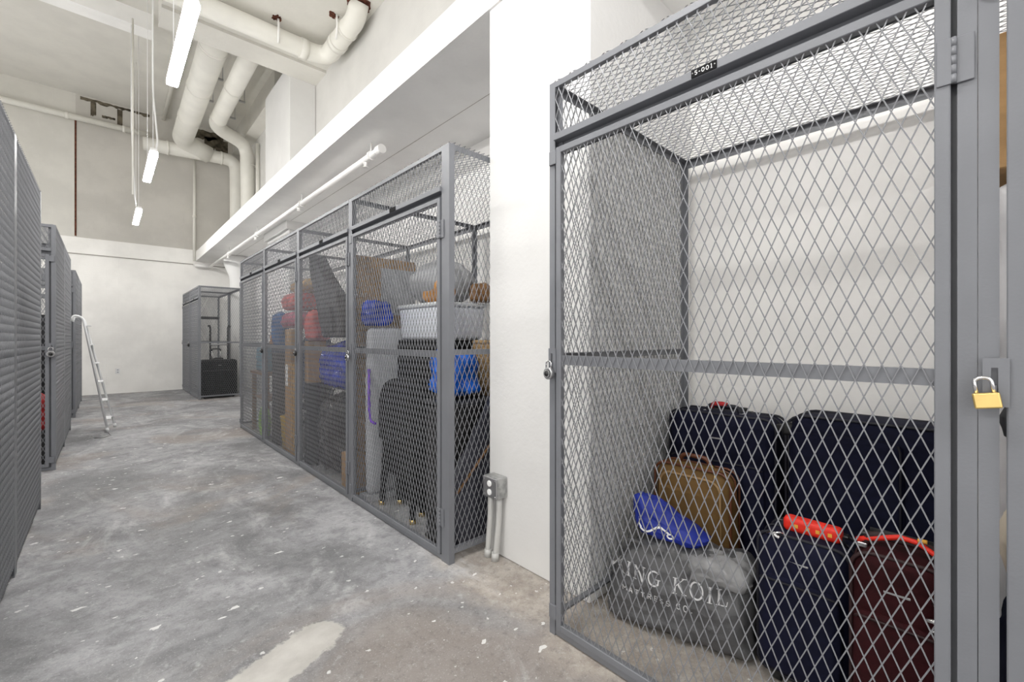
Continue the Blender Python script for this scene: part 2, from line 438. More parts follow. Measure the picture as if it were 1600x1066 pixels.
def lettering(text, font, h, gap=0.12):
    """-> list of (width, polyline) in metres, and total width"""
    x = 0.0; out = []
    for ch in text:
        if ch == ' ': x += 0.62 * h; continue
        w, st = font[ch]
        for (sw, pl) in st: out.append((sw * h, [(x + p[0] * h, p[1] * h) for p in pl]))
        x += (w + gap) * h
    return out, x - gap * h

def ribbons(bm, strokes, place, step=0.004):
    """place(u, v) -> Vector on the surface"""
    for sw, pl in strokes:
        P = []
        for i in range(len(pl) - 1):
            a, b = Vector(pl[i]), Vector(pl[i + 1]); n = max(1, int((b - a).length / step))
            for k in range(n): P.append(a.lerp(b, k / n))
        P.append(Vector(pl[-1]))
        prev = None
        for i, p in enumerate(P):
            t = P[min(i + 1, len(P) - 1)] - P[max(i - 1, 0)]
            t = t.normalized() if t.length > 1e-9 else Vector((1, 0))
            nn = Vector((-t.y, t.x)) * sw / 2
            cur = (bm.verts.new(place(p.x + nn.x, p.y + nn.y)), bm.verts.new(place(p.x - nn.x, p.y - nn.y)))
            if prev:
                try: bm.faces.new((prev[0], prev[1], cur[1], cur[0]))
                except ValueError: pass
            prev = cur

# ---- expanded metal: one connected net of diamond openings
SWD, LWD, ST, TH = 0.0338, 0.0795, 0.0028, 0.0022
_net = {}
def net_mesh(w, h, along='z'):
    """sheet w (x) by h (z) centred on y=0; long diamonds along z, or along x"""
    k = (round(w, 3), round(h, 3), along)
    if k in _net: return _net[k]
    bm = B()
    sx, sz = (SWD, LWD) if along == 'z' else (LWD, SWD)
    hx, hz = sx / 2, sz / 2
    # inner opening offset so each strand is ST wide
    L = math.hypot(hx, hz); s = 1 - (ST / 2) * L / (hx * hz)
    lat = {}
    def lv(i, j, f):
        if (i, j, f) not in lat:
            lat[(i, j, f)] = bm.verts.new((i * hx, f * TH / 2 + (0.0008 if (j % 2) else -0.0008), j * hz))
        return lat[(i, j, f)]
    ni, nj = int(w / hx) + 2, int(h / hz) + 2
    for i in range(0, ni + 1):
        for j in range(0, nj + 1):
            if (i + j) % 2 == 0: continue
            # cell centre at (i, j); corners at +-1 along each axis
            co = [(i + 1, j), (i, j + 1), (i - 1, j), (i, j - 1)]
            inn = {}
            for f in (-1, 1):
                inn[f] = [bm.verts.new((i * hx + (a - i) * hx * s, f * TH / 2, j * hz + (b - j) * hz * s)) for (a, b) in co]
            for f in (-1, 1):
                out = [lv(a, b, f) for (a, b) in co]
                for q in range(4):
                    r_ = (out[q], out[(q + 1) % 4], inn[f][(q + 1) % 4], inn[f][q])
                    bm.faces.new(r_ if f < 0 else tuple(reversed(r_)))
            for q in range(4):
                bm.faces.new((inn[-1][q], inn[-1][(q + 1) % 4], inn[1][(q + 1) % 4], inn[1][q]))
    for co, no in (((0, 0, 0), (-1, 0, 0)), ((w, 0, 0), (1, 0, 0)), ((0, 0, 0), (0, 0, -1)), ((0, 0, h), (0, 0, 1))):
        bmesh.ops.bisect_plane(bm, geom=bm.verts[:] + bm.edges[:] + bm.faces[:], plane_co=co, plane_no=no, clear_outer=True)
    me = bpy.data.meshes.new('mesh_panel'); bm.to_mesh(me); bm.free()
    me.materials.append(MESHM)
    _net[k] = me
    return me

def net(parent, w, h, loc, rot=(0, 0, 0), along='z'):
    o = bpy.data.objects.new('mesh_panel', net_mesh(w, h, along)); COL.objects.link(o)
    o.parent = parent; o.location = loc; o.rotation_euler = rot
    return o

# ---------------------------------------------------------------- the room
FARY = 13.2
bm = B(); box(bm, -4.5, 2.9, -4, FARY + 0.3, -0.1, 0); struct('floor', bm, FLOOR, 'worn grey concrete floor with chalky stains')
bm = B(); box(bm, -4.5, 2.9, FARY, FARY + 0.3, 0, 3.05); struct('wall_far', bm, W_FAR, 'white painted block wall at the end of the aisle')
bm = B(); box(bm, -4.5, 2.9, FARY - 0.012, FARY + 0.3, 3.05, 3.40); struct('trim_1', bm, W_FAR, 'white painted slab edge across the far wall')
bm = B(); box(bm, -4.5, 2.9, FARY + 0.003, FARY + 0.3, 3.40, 6.6); struct('wall_upper', bm, W_UP, 'unpainted pale block wall above the far slab edge')
bm = B(); box(bm, -4.5, -0.47, FARY - 0.003, FARY + 0.02, 3.40, 6.6); struct('wall_upper_left', bm, wallmat('cream painted block', (0.66, 0.645, 0.60), (0, 2), True, 0.05), 'cream painted upper wall left of the rusty joint')
bm = B(); box(bm, 2.66, 2.9, -4, FARY, 0, 3.13); struct('wall_right', bm, W_BACK, 'white wall behind the right hand lockers')
bm = B(); box(bm, 2.66, 2.9, -4, FARY, 3.36, 6.6); struct('wall_right_upper', bm, W_SIDE, 'white upper wall above the ledge')
bm = B(); box(bm, -4.7, -4.5, -4, FARY, 3.5, 6.6); struct('wall_left_light_block', bm, W_SIDE)  # unseen upper wall, added so outside light enters only through the low opening
bm = B(); box(bm, -4.5, 2.9, -4, FARY, 6.465, 6.7); struct('ceiling', bm, W_CEIL, 'high cream ceiling')
# lowered ceiling slab over the right of the aisle, with a shallow edge beam
bm = B(); box(bm, 0.54, 2.66, -4, 7.84, 5.63, 6.465); struct('ceiling_beam', bm, W_CEIL, 'lowered ceiling slab above the aisle')
bm = B(); box(bm, 0.54, 2.66, 7.36, 7.845, 5.585, 5.64); struct('trim_2', bm, W_CEIL, 'shallow downstand along the lowered slab edge')
bm = B(); box(bm, 2.40, 2.66, 9.36, FARY, 5.99, 6.465); struct('beam_side', bm, W_CEIL, 'long beam along the upper right wall')
bm = B(); box(bm, -4.5, 0.56, 9.15, 9.45, 6.2, 6.47); struct('beam_cross', bm, W_SLAB, 'shallow cross beam below the high ceiling')
# mezzanine ledge
bm = B(); box(bm, 1.625, 2.66, -4, FARY, 3.13, 3.365); struct('ceiling_ledge', bm, W_SLAB, 'white slab ledge running above the lockers')
bm = B(); box(bm, 2.188, 2.192, -1, 12.9, 3.1285, 3.1305); struct('trim_4', bm, bpy.data.materials['joint grey'] if 'joint grey' in bpy.data.materials else pm('joint grey', (0.36, 0.34, 0.31), 0.8), 'fine joint line along the underside of the ledge')
# pillars
bm = B(); box(bm, 1.635, 2.655, 1.238, 1.958, 0, 3.13, bev=0.006); struct('pillar_near', bm, W_PIL, 'white painted pillar between the lockers')
bm = B(); box(bm, 2.18, 2.655, 7.67, 8.95, 0, 3.13, bev=0.006); box(bm, 2.13, 2.655, 7.62, 9.0, 3.0, 3.13); struct('pillar_far', bm, W_PIL, 'white pillar with a square cap beyond the lockers')
bm = B(); box(bm, 2.24, 2.655, 7.845, 9.35, 3.365, 5.81, bev=0.006); struct('pillar_upper', bm, W_PIL, 'white pilaster on the upper wall')
bm = B(); box(bm, 2.60, 2.655, 12.35, FARY, 3.365, 5.98, bev=0.01); struct('pillar_corner', bm, W_PIL)
# round column head beyond the lockers
bm = B(); lathe(bm, [(0.17, 0), (0.17, 2.6), (0.19, 2.7), (0.30, 2.98), (0.30, 3.125)], 28, Matrix.Translation((2.28, 11.9, 0))); struct('pillar_round', bm, W_PIL, 'round white column with a flared head')

# dark stains and cracks on the far wall and ceiling
def blot(name, pts, y, th, m, label, cat):
    bm = B()
    for pl in pts:
        poly = [(p[0], p[1]) for p in pl]
        prism(bm, poly, 0, th, Matrix(((1, 0, 0, 0), (0, 0, -1, y), (0, 1, 0, 0), (0, 0, 0, 1))))
    return tag(obj(name, bm, m), label, cat)
def ragged(x0, x1, z0, z1, n, a, seed):
    r = random.Random(seed)
    up = [(x0 + (x1 - x0) * i / n, z1 - 0.3 * a * r.random()) for i in range(n + 1)]
    lo = [(x1 - (x1 - x0) * i / n, z0 + a * (r.random() - 0.5)) for i in range(n + 1)]
    return up + lo
blot('wall_stain', [ragged(-0.40, 0.75, 6.37, 6.44, 22, 0.05, 3), ragged(-0.24, -0.15, 6.08, 6.38, 5, 0.06, 4), ragged(0.19, 0.28, 5.98, 6.38, 5, 0.06, 5), ragged(-0.06, 0.16, 6.10, 6.15, 8, 0.03, 8)], FARY + 0.002, 0.004, SOOT, 'dark ragged stain high on the far wall under the ceiling, left of the ducts', 'stain')
blot('wall_stain', [ragged(1.45, 2.2, 6.22, 6.42, 14, 0.12, 11), ragged(1.8, 2.3, 5.95, 6.3, 9, 0.2, 12)], FARY + 0.002, 0.004, SOOT, 'dark broken patch on the far wall behind the white ducts', 'stain')
blot('rust_streak', [ragged(-0.487, -0.455, 3.42, 5.9, 24, 0.01, 6)], FARY + 0.002, 0.006, RUST, 'thin rusty brown vertical joint on the upper far wall', 'stain')
bm = B(); box(bm, -4.5, 2.66, FARY - 0.016, FARY - 0.01, 3.035, 3.055); struct('trim_3', bm, bpy.data.materials['joint grey'])

# ---------------------------------------------------------------- lamps
def lamp(yfar, label, x=0.42):
    t = thing('linear_lamp', label, 'lamp', (x, yfar, 3.43), 0, 'linear lamps hung in a row over the aisle')
    boxo('housing', LAMPW, t, -0.035, 0.035, -1.24, 0, 0.02, 0.055, bev=0.004)
    bm = B(); box(bm, -0.041, 0.041, -1.235, -0.005, -0.03, 0.02, bev=0.012, seg=3); obj('diffuser', bm, LED, t)
    for k, dy in enumerate((-1.1, -0.12)):
        tubeo('suspension_wire', LAMPW, t, [(0, dy, 0.05), (0, dy, 2.15 if yfar < 7 else 3.03)], 0.003, 6)
    return t
lamp(4.77, 'lit linear lamp nearest the camera, largest of the hanging row')
lamp(7.93, 'middle lit linear lamp of the hanging row')
lamp(11.06, 'farthest and smallest lit linear lamp, nearest the far wall')
lamp(1.62, 'lit linear lamp overhead above the picture')
lamp(-1.5, 'lit linear lamp overhead behind the camera')
lamp(1.62, 'unseen lamp added for fill light, left, beside the camera', -2.7)  # this left row is added fill, brightening the near locker's back wall
lamp(-1.5, 'unseen lamp added for fill light, left, behind the camera', -2.7)
lamp(4.77, 'unseen lamp added for fill light, left, level with the largest visible lamp', -2.7)  # more added fill lamps, for the far wall and ceiling
lamp(7.93, 'unseen lamp added for fill light, left, level with the middle visible lamp', -2.7)
lamp(11.06, 'unseen lamp added for fill light, left, near the far wall', -2.7)
tag(tubeo('power_cord', LAMPW, None, arc_path([(0.44, 7.2, 6.46), (0.44, 7.2, 4.4), (0.46, 6.78, 3.60), (0.445, 6.72, 3.50)], 0.2), 0.009, 8), 'white power cord dropping to the middle lamp', 'cord')
tag(tubeo('power_cord', LAMPW, None, [(0.30, 9.2, 6.2), (0.30, 9.2, 4.6), (0.36, 9.7, 3.6), (0.385, 9.85, 3.50)], 0.008, 8), 'white power cord dropping to the farthest lamp', 'cord')

# ---------------------------------------------------------------- pipes
def pipe_thing(name, label, path, r, m, couplings=(), seg=18, group=None):
    t = thing(name, label, 'pipe', (0, 0, 0), 0, group)
    tubeo('pipe_run', m, t, path, r, seg)
    for (p, d, w) in couplings:
        d = Vector(d).normalized(); p = Vector(p)
        tubeo('coupling', m, t, [p - d * w / 2, p + d * w / 2], r + 0.012, seg)
    return t
p = arc_path([(1.285, 8.05, 5.99), (1.30, 12.72, 5.84), (1.85, 12.86, 5.70)], 0.36, 8)
t = pipe_thing('drain_duct', 'widest white drain duct running under the ceiling, with its cross pipe on the far wall', p, 0.20, PIPE, [((1.287, 8.5, 5.98), (0, 1, -.03), 0.06), ((1.293, 10.0, 5.935), (0, 1, -.03), 0.03), ((1.297, 11.4, 5.895), (0, 1, -.03), 0.03)], 24)
p = arc_path([(0.62, 12.86, 5.62), (2.42, 12.86, 5.72), (2.43, 12.86, 3.37)], 0.28, 8)
tubeo('cross_pipe', PIPE, t, p, 0.145, 22)
for xx in (1.05, 2.1): tubeo('coupling', PIPE, t, [(xx - .02, 12.86, 5.62 + (xx - .62) * .055), (xx + .02, 12.86, 5.622 + (xx - .62) * .055)], 0.157, 22)
p = arc_path([(1.725, 8.0, 5.835), (1.74, 11.35, 5.83), (2.46, 11.9, 5.81), (2.49, 11.92, 3.37)], 0.30, 8)
pipe_thing('drain_duct', 'narrower white duct beside the wide one, elbowing down to the ledge', p, 0.145, PIPE, [((1.73, 9.4, 5.835), (0, 1, 0), 0.03), ((1.735, 10.9, 5.83), (0, 1, 0), 0.05), ((2.485, 11.92, 5.35), (0, 0, 1), 0.03)], 22)
pipe_thing('wall_conduit', 'slim cream pipe running level along the upper far wall', [(-4.4, 13.1, 5.92), (0.75, 13.1, 5.92)], 0.062, PIPE, [((-0.6, 13.1, 5.92), (1, 0, 0), 0.06), ((0.3, 13.1, 5.92), (1, 0, 0), 0.05)], 12)
pipe_thing('riser_pipe', 'thin white pipe dropping down the upper far wall to the slab edge', [(1.585, 13.1, 5.6), (1.585, 13.1, 3.12)], 0.03, PIPE, [((1.585, 13.1, 4.2), (0, 0, 1), 0.05)], 10)
pipe_thing('riser_pipe', 'thin cream pipe standing beside the ducts in the far corner', [(2.62, 11.6, 5.8), (2.62, 11.6, 3.37)], 0.045, PIPE, [], 10)
pipe_thing('ceiling_conduit', 'slim conduit under the high ceiling running to the far wall', [(1.0, 8.0, 6.40), (1.0, 13.15, 6.40)], 0.04, PIPE, [], 10)
pipe_thing('ceiling_conduit', 'slim vertical conduit dropping from the ceiling left of the hanging lamps', [(0.31, 9.0, 6.2), (0.31, 9.0, 3.47)], 0.012, PIPE, [], 8)
# pipe in front of the lowered slab edge, with the elbow into the ceiling
p = arc_path([(0.30, 6.76, 5.47), (2.44, 6.76, 5.46), (2.45, 5.72, 5.49), (2.45, 5.60, 5.66)], 0.22, 8)
t = pipe_thing('ceiling_drain', 'cream pipe under the lowered ceiling with a rusty elbow at the wall', p, 0.125, PIPE, [((2.12, 6.76, 5.46), (1, 0, 0), 0.10), ((2.447, 6.32, 5.475), (0, 1, -.01), 0.10), ((2.449, 5.98, 5.485), (0, 1, -.01), 0.04)], 22)
for (x, y, s) in ((1.74, 6.60, 1), (2.30, 5.98, 2)):
    hb = tubeo('hanger_strap', PIPEW, t, arc_path([(x, y, 5.63), (x, y - 0.02, 5.46), (x + 0.02, y + 0.08, 5.34)], 0.08), 0.014, 8)
def rust_ring(x, y, r0, r1, seed, label):
    rr = random.Random(seed); n = 26; poly = []
    for i in range(n):
        a = 2 * math.pi * i / n; q = r0 + (r1 - r0) * rr.random()
        poly.append((x + q * math.cos(a), y + q * math.sin(a)))
    bm = B(); prism(bm, poly, 5.618, 5.632); return tag(obj('rust_patch', bm, RUST), label, 'stain')
rust_ring(2.45, 5.60, 0.13, 0.165, 1, 'rust brown ring around the elbow where it enters the ceiling')
rust_ring(2.27, 6.02, 0.035, 0.075, 2, 'rust patch on the ceiling by the pipe strap near the elbow')
rust_ring(1.72, 6.60, 0.035, 0.075, 5, 'rust patch on the ceiling by the strap along the straight cream pipe')
# strut hangers between the ducts
for i, (x, y) in enumerate(((1.545, 9.6), (1.545, 10.6), (2.02, 10.2), (2.02, 11.1))):
    t = thing('pipe_hanger', ('dark clip hanger between the two ducts, nearer one', 'dark clip hanger between the two ducts, farther one', 'small hanger rod right of the narrow duct, nearer one', 'small hanger rod right of the narrow duct, farther one')[i], 'hanger', (x, y, 6.0))
    boxo('strut', STEEL, t, -0.055, 0.055, -0.02, 0.02, 0.0, 0.03)
    for s in (-1, 1): tubeo('rod', STEEL, t, [(s * 0.045, 0, 0.02), (s * 0.045, 0, 0.465)], 0.007, 6)
# sprinkler line under the ledge
t = thing('sprinkler_pipe', 'white sprinkler pipe with heads running under the slab ledge', 'pipe')
tubeo('pipe_run', PIPEW, t, [(1.89, 3.86, 3.00), (1.89, 12.98, 3.00)], 0.031, 14)
tubeo('branch', PIPEW, t, [(1.60, 13.1, 3.02), (1.60, 12.98, 3.00), (1.92, 12.98, 3.00)], 0.04, 12)
tubeo('end_cap', PIPEW, t, [(1.89, 3.82, 3.00), (1.89, 3.90, 3.00)], 0.043, 14)
for y in (3.95, 6.0, 8.3, 10.6):
    bm = B(); tube(bm, [(1.89, y + 0.22, 2.985), (1.89, y + 0.22, 2.93)], 0.014, 8)
    tube(bm, [(1.89, y + 0.22, 2.925), (1.89, y + 0.22, 2.92)], 0.028, 10); tube(bm, [(1.868, y + .22, 2.97), (1.875, y + .22, 2.925)], 0.005, 6); obj('sprinkler_head', bm, PIPEW, t)
    bm = B(); tube(bm, [(1.89, y + 0.1, 3.03), (1.89, y + 0.1, 3.13)], 0.008, 8); tube(bm, [(1.89, y + 0.09, 3.0), (1.89, y + 0.11, 3.0)], 0.044, 12); obj('hanger', bm, PIPEW, t)

# ---------------------------------------------------------------- outlet on the pillar, outlet on far wall
t = thing('outlet_box', 'grey surface outlet box low on the white pillar', 'outlet', (1.635, 1.86, 0.40), 0)
bm = B(); box(bm, -0.072, 0, -0.06, 0.06, -0.055, 0.06, bev=0.006, seg=2); obj('housing', bm, OUTLETM, t)
bm = B(); box(bm, -0.080, -0.072, -0.058, 0.058, -0.053, 0.058, bev=0.003); obj('cover_plate', bm, STEEL, t)
for z in (0.025, -0.022):
    bm = B(); lathe(bm, [(0.017, 0), (0.017, 0.004), (0.014, 0.006)], 16, Matrix.Translation((-0.080, 0, z)) @ Matrix.Rotation(R(-90), 4, 'Y')); obj('socket_face', bm, WHITE, t)
for y, z in ((0.045, 0.045), (-0.045, 0.045), (0.045, -0.042), (-0.045, -0.042)):
    bm = B(); lathe(bm, [(0.005, 0), (0.004, 0.003)], 8, Matrix.Translation((-0.080, y, z)) @ Matrix.Rotation(R(-90), 4, 'Y')); obj('screw', bm, CHROME, t)
for i, (x, y) in enumerate(((-0.045, 0.032), (-0.035, -0.03))):
    tt = thing('conduit', ('pale conduit below the outlet box, the far one of two', 'pale conduit below the outlet box, the near one of two')[i], 'conduit', (1.635 + x, 1.86 + y, 0))
    tubeo('pipe_run', CONDW, tt, arc_path([(-0.012 - 0.01 * i, 0.01, 0.0), (-0.008, 0.006, 0.12), (0, 0, 0.24), (0, 0, 0.345)], 0.1), 0.0165, 12)
    tubeo('foot_sleeve', CONDW, tt, [(-0.012 - 0.01 * i, 0.01, 0.0), (-0.011 - 0.01 * i, 0.009, 0.045)], 0.021, 12)
t = thing('wall_outlet', 'small white outlet plate on the far wall', 'outlet', (0.20, FARY, 0.5))
bm = B(); box(bm, -0.04, 0.04, -0.008, 0, -0.06, 0.06, bev=0.003); obj('cover_plate', bm, WHITE, t)
for z in (-0.025, 0.025): boxo('socket_face', LTGREY, t, -0.015, 0.015, -0.011, -0.007, z - 0.014, z + 0.014)

# ---------------------------------------------------------------- wire lockers
H = 2.286
def make_locker(label, loc, rz, W=1.23, D=1.197, hinge='R', sides='LR', back=False, pw=(0.03, 0.03), group='wire mesh storage lockers', plate=False, roof_out=0.0, stop=True):
    """local: x along the front (0..W, left to right seen from the front), y into the locker, z up"""
    t = thing('wire_locker', label, 'locker', loc, rz, group)
    T = 0.003
    # posts: L angles, four corners
    for (px, py, sx, sy, w) in ((0, 0, 1, 1, pw[0]), (W, 0, -1, 1, pw[1]), (0, D, 1, -1, 0.03), (W, D, -1, -1, 0.03)):
        bm = B()
        poly = [(0, 0), (w, 0), (w, T), (T, T), (T, 0.036), (0, 0.036)] if py or not stop else [(0, 0), (w, 0), (w, T), (T, T), (T, 0.024), (w + 0.02, 0.024), (w + 0.02, 0.027), (T, 0.027), (T, 0.036), (0, 0.036)]
        poly = [(px + sx * a, py + sy * b) for a, b in poly]
        if sx * sy < 0: poly.reverse()
        prism(bm, poly, 0.0, H)
        obj('post', bm, GREY, t)
    xl, xr = pw[0], W - pw[1]
    # head frame: transom
    bm = B(); box(bm, xl, xr, -0.001, 0.020, H - 0.026, H - 0.001, bev=0.0015); box(bm, xl, xr, -0.012, 0.031, 2.038, 2.066, bev=0.0015); box(bm, xl, xr, 0.0295, 0.0325, 1.985, 2.060)
    tr = obj('transom', bm, GREY, t)
    net(tr, xr - xl, H - 0.02 - 2.055, (xl, 0.004, 2.055))
    # door
    dl = xl + (0.012 if hinge == 'L' else 0.010); dr = xr - (0.010 if hinge == 'R' else 0.012)
    zb, zt = 0.035, 2.008
    bm = B()
    for a in ((dl, dl + 0.026, zb, zt), (dr - 0.026, dr, zb, zt), (dl + 0.026, dr - 0.026, zb, zb + 0.026), (dl + 0.026, dr - 0.026, zt - 0.026, zt)):
        box(bm, a[0], a[1], -0.008, 0.018, a[2], a[3], bev=0.002)
    d = obj('door', bm, GREY, t)
    net(d, dr - dl - 0.03, zt - zb - 0.03, (dl + 0.015, -0.002, zb + 0.015))
    bm = B(); box(bm, dl + 0.02, dr - 0.02, 0.002, 0.006, 1.119, 1.157); box(bm, dl + 0.02, dr - 0.02, 0.006, 0.023, 1.152, 1.157); obj('mid_rail', bm, GREY, d)
    hx = dr if hinge == 'R' else dl
    s = 1 if hinge == 'R' else -1
    for hz in (1.83, 0.22) if plate else (1.83, 0.24):
        bm = B()
        box(bm, hx - s * 0.022 if s > 0 else hx - 0.004, hx + 0.004 if s > 0 else hx + 0.022, -0.012, -0.008, hz - 0.05, hz + 0.05, bev=0.001)
        box(bm, hx + 0.006 if s > 0 else hx - 0.036, hx + 0.036 if s > 0 else hx - 0.006, -0.006, -0.002, hz - 0.05, hz + 0.05, bev=0.001)
        for k in range(5):
            tube(bm, [(hx + s * 0.005, -0.010, hz - 0.05 + k * 0.02), (hx + s * 0.005, -0.010, hz - 0.05 + k * 0.02 + 0.0195)], 0.0045, 12)
        obj('hinge', bm, GREY, d)
    # hasp on the latch side
    lx = dl if hinge == 'R' else dr
    q = 1 if hinge == 'R' else -1
    bm = B()
    for (a, b_, c, e) in ((-0.034, -0.022, 1.085, 1.185), (-0.012, 0.004, 1.085, 1.185), (-0.022, -0.012, 1.085, 1.10), (-0.022, -0.012, 1.165, 1.185)):
        x0, x1 = sorted((lx + q * a, lx + q * b_)); box(bm, x0, x1, -0.0135, -0.0105, c, e)
    x0, x1 = sorted((lx + q * -0.020, lx + q * -0.014)); box(bm, x0, x1, -0.024, -0.006, 1.112, 1.128)
    obj('hasp', bm, GREY, d)
    for zz in (0.10, 1.97):
        x0, x1 = sorted((lx - q * 0.034, lx + q * 0.002)); boxo('catch_plate', GREY, t, x0, x1, -0.011, -0.0005, zz - 0.028, zz + 0.028, bev=0.001)
    # sill angle under the door
    bm = B(); box(bm, xl, xr, 0.004, 0.03, 0.004, 0.03); obj('sill', bm, GREY, t)
    # side panels
    for sd in sides:
        x0 = 0.0 if sd == 'L' else W
        k = 1 if sd == 'L' else -1
        def rail(za, zc):
            poly = [(0.003, za), (0.006, za), (0.006, zc - 0.003), (0.028, zc - 0.003), (0.028, zc), (0.003, zc)]
            bm = B(); prism(bm, [(x0 + k * a, c) for a, c in poly], -(D - 0.03), -0.03, Matrix.Rotation(R(90), 4, 'X')); return bm
        sp = obj('side_panel', rail(H - 0.031, H - 0.001), GREY, t)
        obj('mid_rail', rail(1.135, 1.165), GREY, sp); obj('bottom_rail', rail(0.05, 0.08), GREY, sp)
        net(sp, D - 0.04, H - 0.07, (x0 + k * 0.0015, 0.02, 0.06), (0, 0, R(90)))
    # roof
    bm = B(); box(bm, 0.0, W, D - 0.03, D, H - 0.005, H - 0.001); box(bm, 0.02, W - 0.02, D - 0.006, D - 0.003, H - 0.045, H - 0.004)
    box(bm, 0.004, 0.03, 0.02, D - 0.02, H - 0.0045, H - 0.0015); box(bm, W - 0.03, W - 0.004, 0.02, D - 0.02, H - 0.0045, H - 0.0015)
    rf = obj('roof', bm, GREY, t)
    net(rf, W + roof_out, D, (0.0, D, H + 0.002), (R(90), 0, 0), 'x')
    if back:
        bm = B(); box(bm, 0.03, W - 0.03, D - 0.006, D - 0.003, 1.135, 1.165); bk = obj('back_panel', bm, GREY, t)
        net(bk, W - 0.04, H - 0.07, (0.02, D - 0.002, 0.06))
    # number plate on the transom
    pc = W * 0.53
    bm = B(); box(bm, pc - 0.039, pc + 0.039, -0.0155, -0.012, 2.039, 2.065, bev=0.001)
    pl = obj('number_plate', bm, PLATE, t)
    if plate:
        st, w = lettering('5-001', SANS, 0.0135, 0.18)
        bm = B(); ribbons(bm, st, lambda u, v: Vector((pc - w / 2 + u, -0.0159, 2.0453 + v)), 0.003); obj('number_text', bm, WHITE, pl)
        for s2 in (-1, 1):
            bm = B(); lathe(bm, [(0.0026, 0), (0.002, 0.0015)], 8, Matrix.Translation((pc + s2 * 0.034, -0.0155, 2.053)) @ Matrix.Rotation(R(90), 4, 'X')); obj('rivet', bm, CHROME, pl)
    return t

XF = 1.36
ROT = R(-90)      # front faces -X (the aisle)
make_locker('large grey wire mesh locker nearest the camera, numbered 5-001, full of suitcases', (XF, 1.236, 0), ROT, W=1.225, sides='LR', plate=True)
make_locker('grey wire mesh locker at the right picture edge, held shut by a brass padlock', (XF, 0.0095, 0), ROT, W=1.225, sides='R', stop=False)
mid = [(3.27, 1.305, 'grey wire mesh locker beside the white pillar, first of the row of four', 'LR', (0.03, 0.072)),
       (4.505, 1.235, 'grey wire mesh locker holding the charcoal case and blue bag, second from the pillar', 'L', (0.03, 0.03)),
       (5.74, 1.235, 'grey wire mesh locker with quilts and long carton, third from the pillar', 'L', (0.03, 0.03)),
       (6.975, 1.235, 'grey wire mesh locker at the far end of the row of four', 'L', (0.03, 0.03))]
for (y, w, lab, sd, pw) in mid:
    make_locker(lab, (XF, y, 0), ROT, W=w - 0.002, sides=sd, pw=pw, roof_out=0.014 if w > 1.3 else 0.0)
make_locker('far grey wire mesh locker with black luggage, its side facing down the aisle', (XF, 11.88, 0), ROT, W=1.235, D=0.74, sides='LR', pw=(0.03, 0.05))
make_locker('rear wire mesh locker of the far pair, against the end wall', (XF, 13.12, 0), ROT, W=1.235, D=0.74, sides='L')
# lockers left of the aisle stand back to back, their sides on the aisle
XL = -0.342
def left_pair(y0, la, lb):
    make_locker(la, (XL - 1.22, y0, 0), 0, W=1.22, D=1.22, hinge='L', sides='LR')
    make_locker(lb, (XL, y0 + 2.445, 0), R(180), W=1.22, D=1.22, hinge='R', sides='LR')
left_pair(2.195, 'wire mesh locker at the left picture edge, side panel closest to the camera', 'second wire mesh locker on the left, its side edge standing before the gap')
left_pair(5.90, 'left wire mesh locker beyond the gap, its locked door facing the camera', 'left wire mesh locker behind the one with the locked door')
left_pair(9.60, 'small left wire mesh locker behind the white ladder', 'farthest left wire mesh locker close to the end wall')

# ---------------------------------------------------------------- padlocks
def combo_lock(label, loc, rz, s=1.0, body=None):
    t = thing('combination_padlock', label, 'padlock', loc, rz)
    Mr = Matrix.Rotation(R(90), 4, 'X')
    bm = B(); lathe(bm, [(0.020 * s, -0.009 * s), (0.0245 * s, -0.006 * s), (0.0245 * s, 0.006 * s), (0.021 * s, 0.010 * s)], 24, Mr); obj('body', bm, body or STEEL, t)
    bm = B(); lathe(bm, [(0.018 * s, 0.009 * s), (0.017 * s, 0.013 * s), (0.009 * s, 0.014 * s), (0.008 * s, 0.019 * s), (0.002, 0.020 * s)], 24, Mr); dl = obj('dial', bm, BLACK, t)
    bm = B()
    for k in range(20):
        a = 2 * math.pi * k / 20
        box(bm, -0.0005 * s, 0.0005 * s, -0.0139 * s, -0.0130 * s, 0.012 * s, 0.0165 * s, M=Matrix.Rotation(a, 4, 'Y'))
    obj('dial_marks', bm, WHITE, dl)
    tubeo('shackle', CHROME, t, arc_path([(-0.013 * s, 0, 0.015 * s), (-0.013 * s, 0, 0.05 * s), (0.013 * s, 0, 0.05 * s), (0.013 * s, 0, 0.015 * s)], 0.014 * s, 6), 0.0035 * s, 8)
    return t
combo_lock('round combination padlock on the near locker numbered 5-001', (XF - 0.030, 1.236 - 0.022, 1.083), ROT, 1.0)
combo_lock('silver round padlock on the locker beside the pillar', (XF - 0.030, 3.27 - 0.022, 1.083), ROT, 1.0, CHROME)
combo_lock('dark padlock on the second locker from the pillar', (XF - 0.030, 4.505 - 0.022, 1.083), ROT, 1.0, BLACK)
combo_lock('dark padlock on the third locker from the pillar', (XF - 0.030, 5.74 - 0.022, 1.083), ROT, 1.0, BLACK)
combo_lock('small dark padlock on the farthest right locker, by the end wall', (XF - 0.030, 11.88 - 0.022, 1.083), ROT, 1.4, BLACK)
combo_lock('round padlock on the left locker door facing the camera', (XL - 0.030, 5.90 - 0.030, 1.083), 0, 1.2)
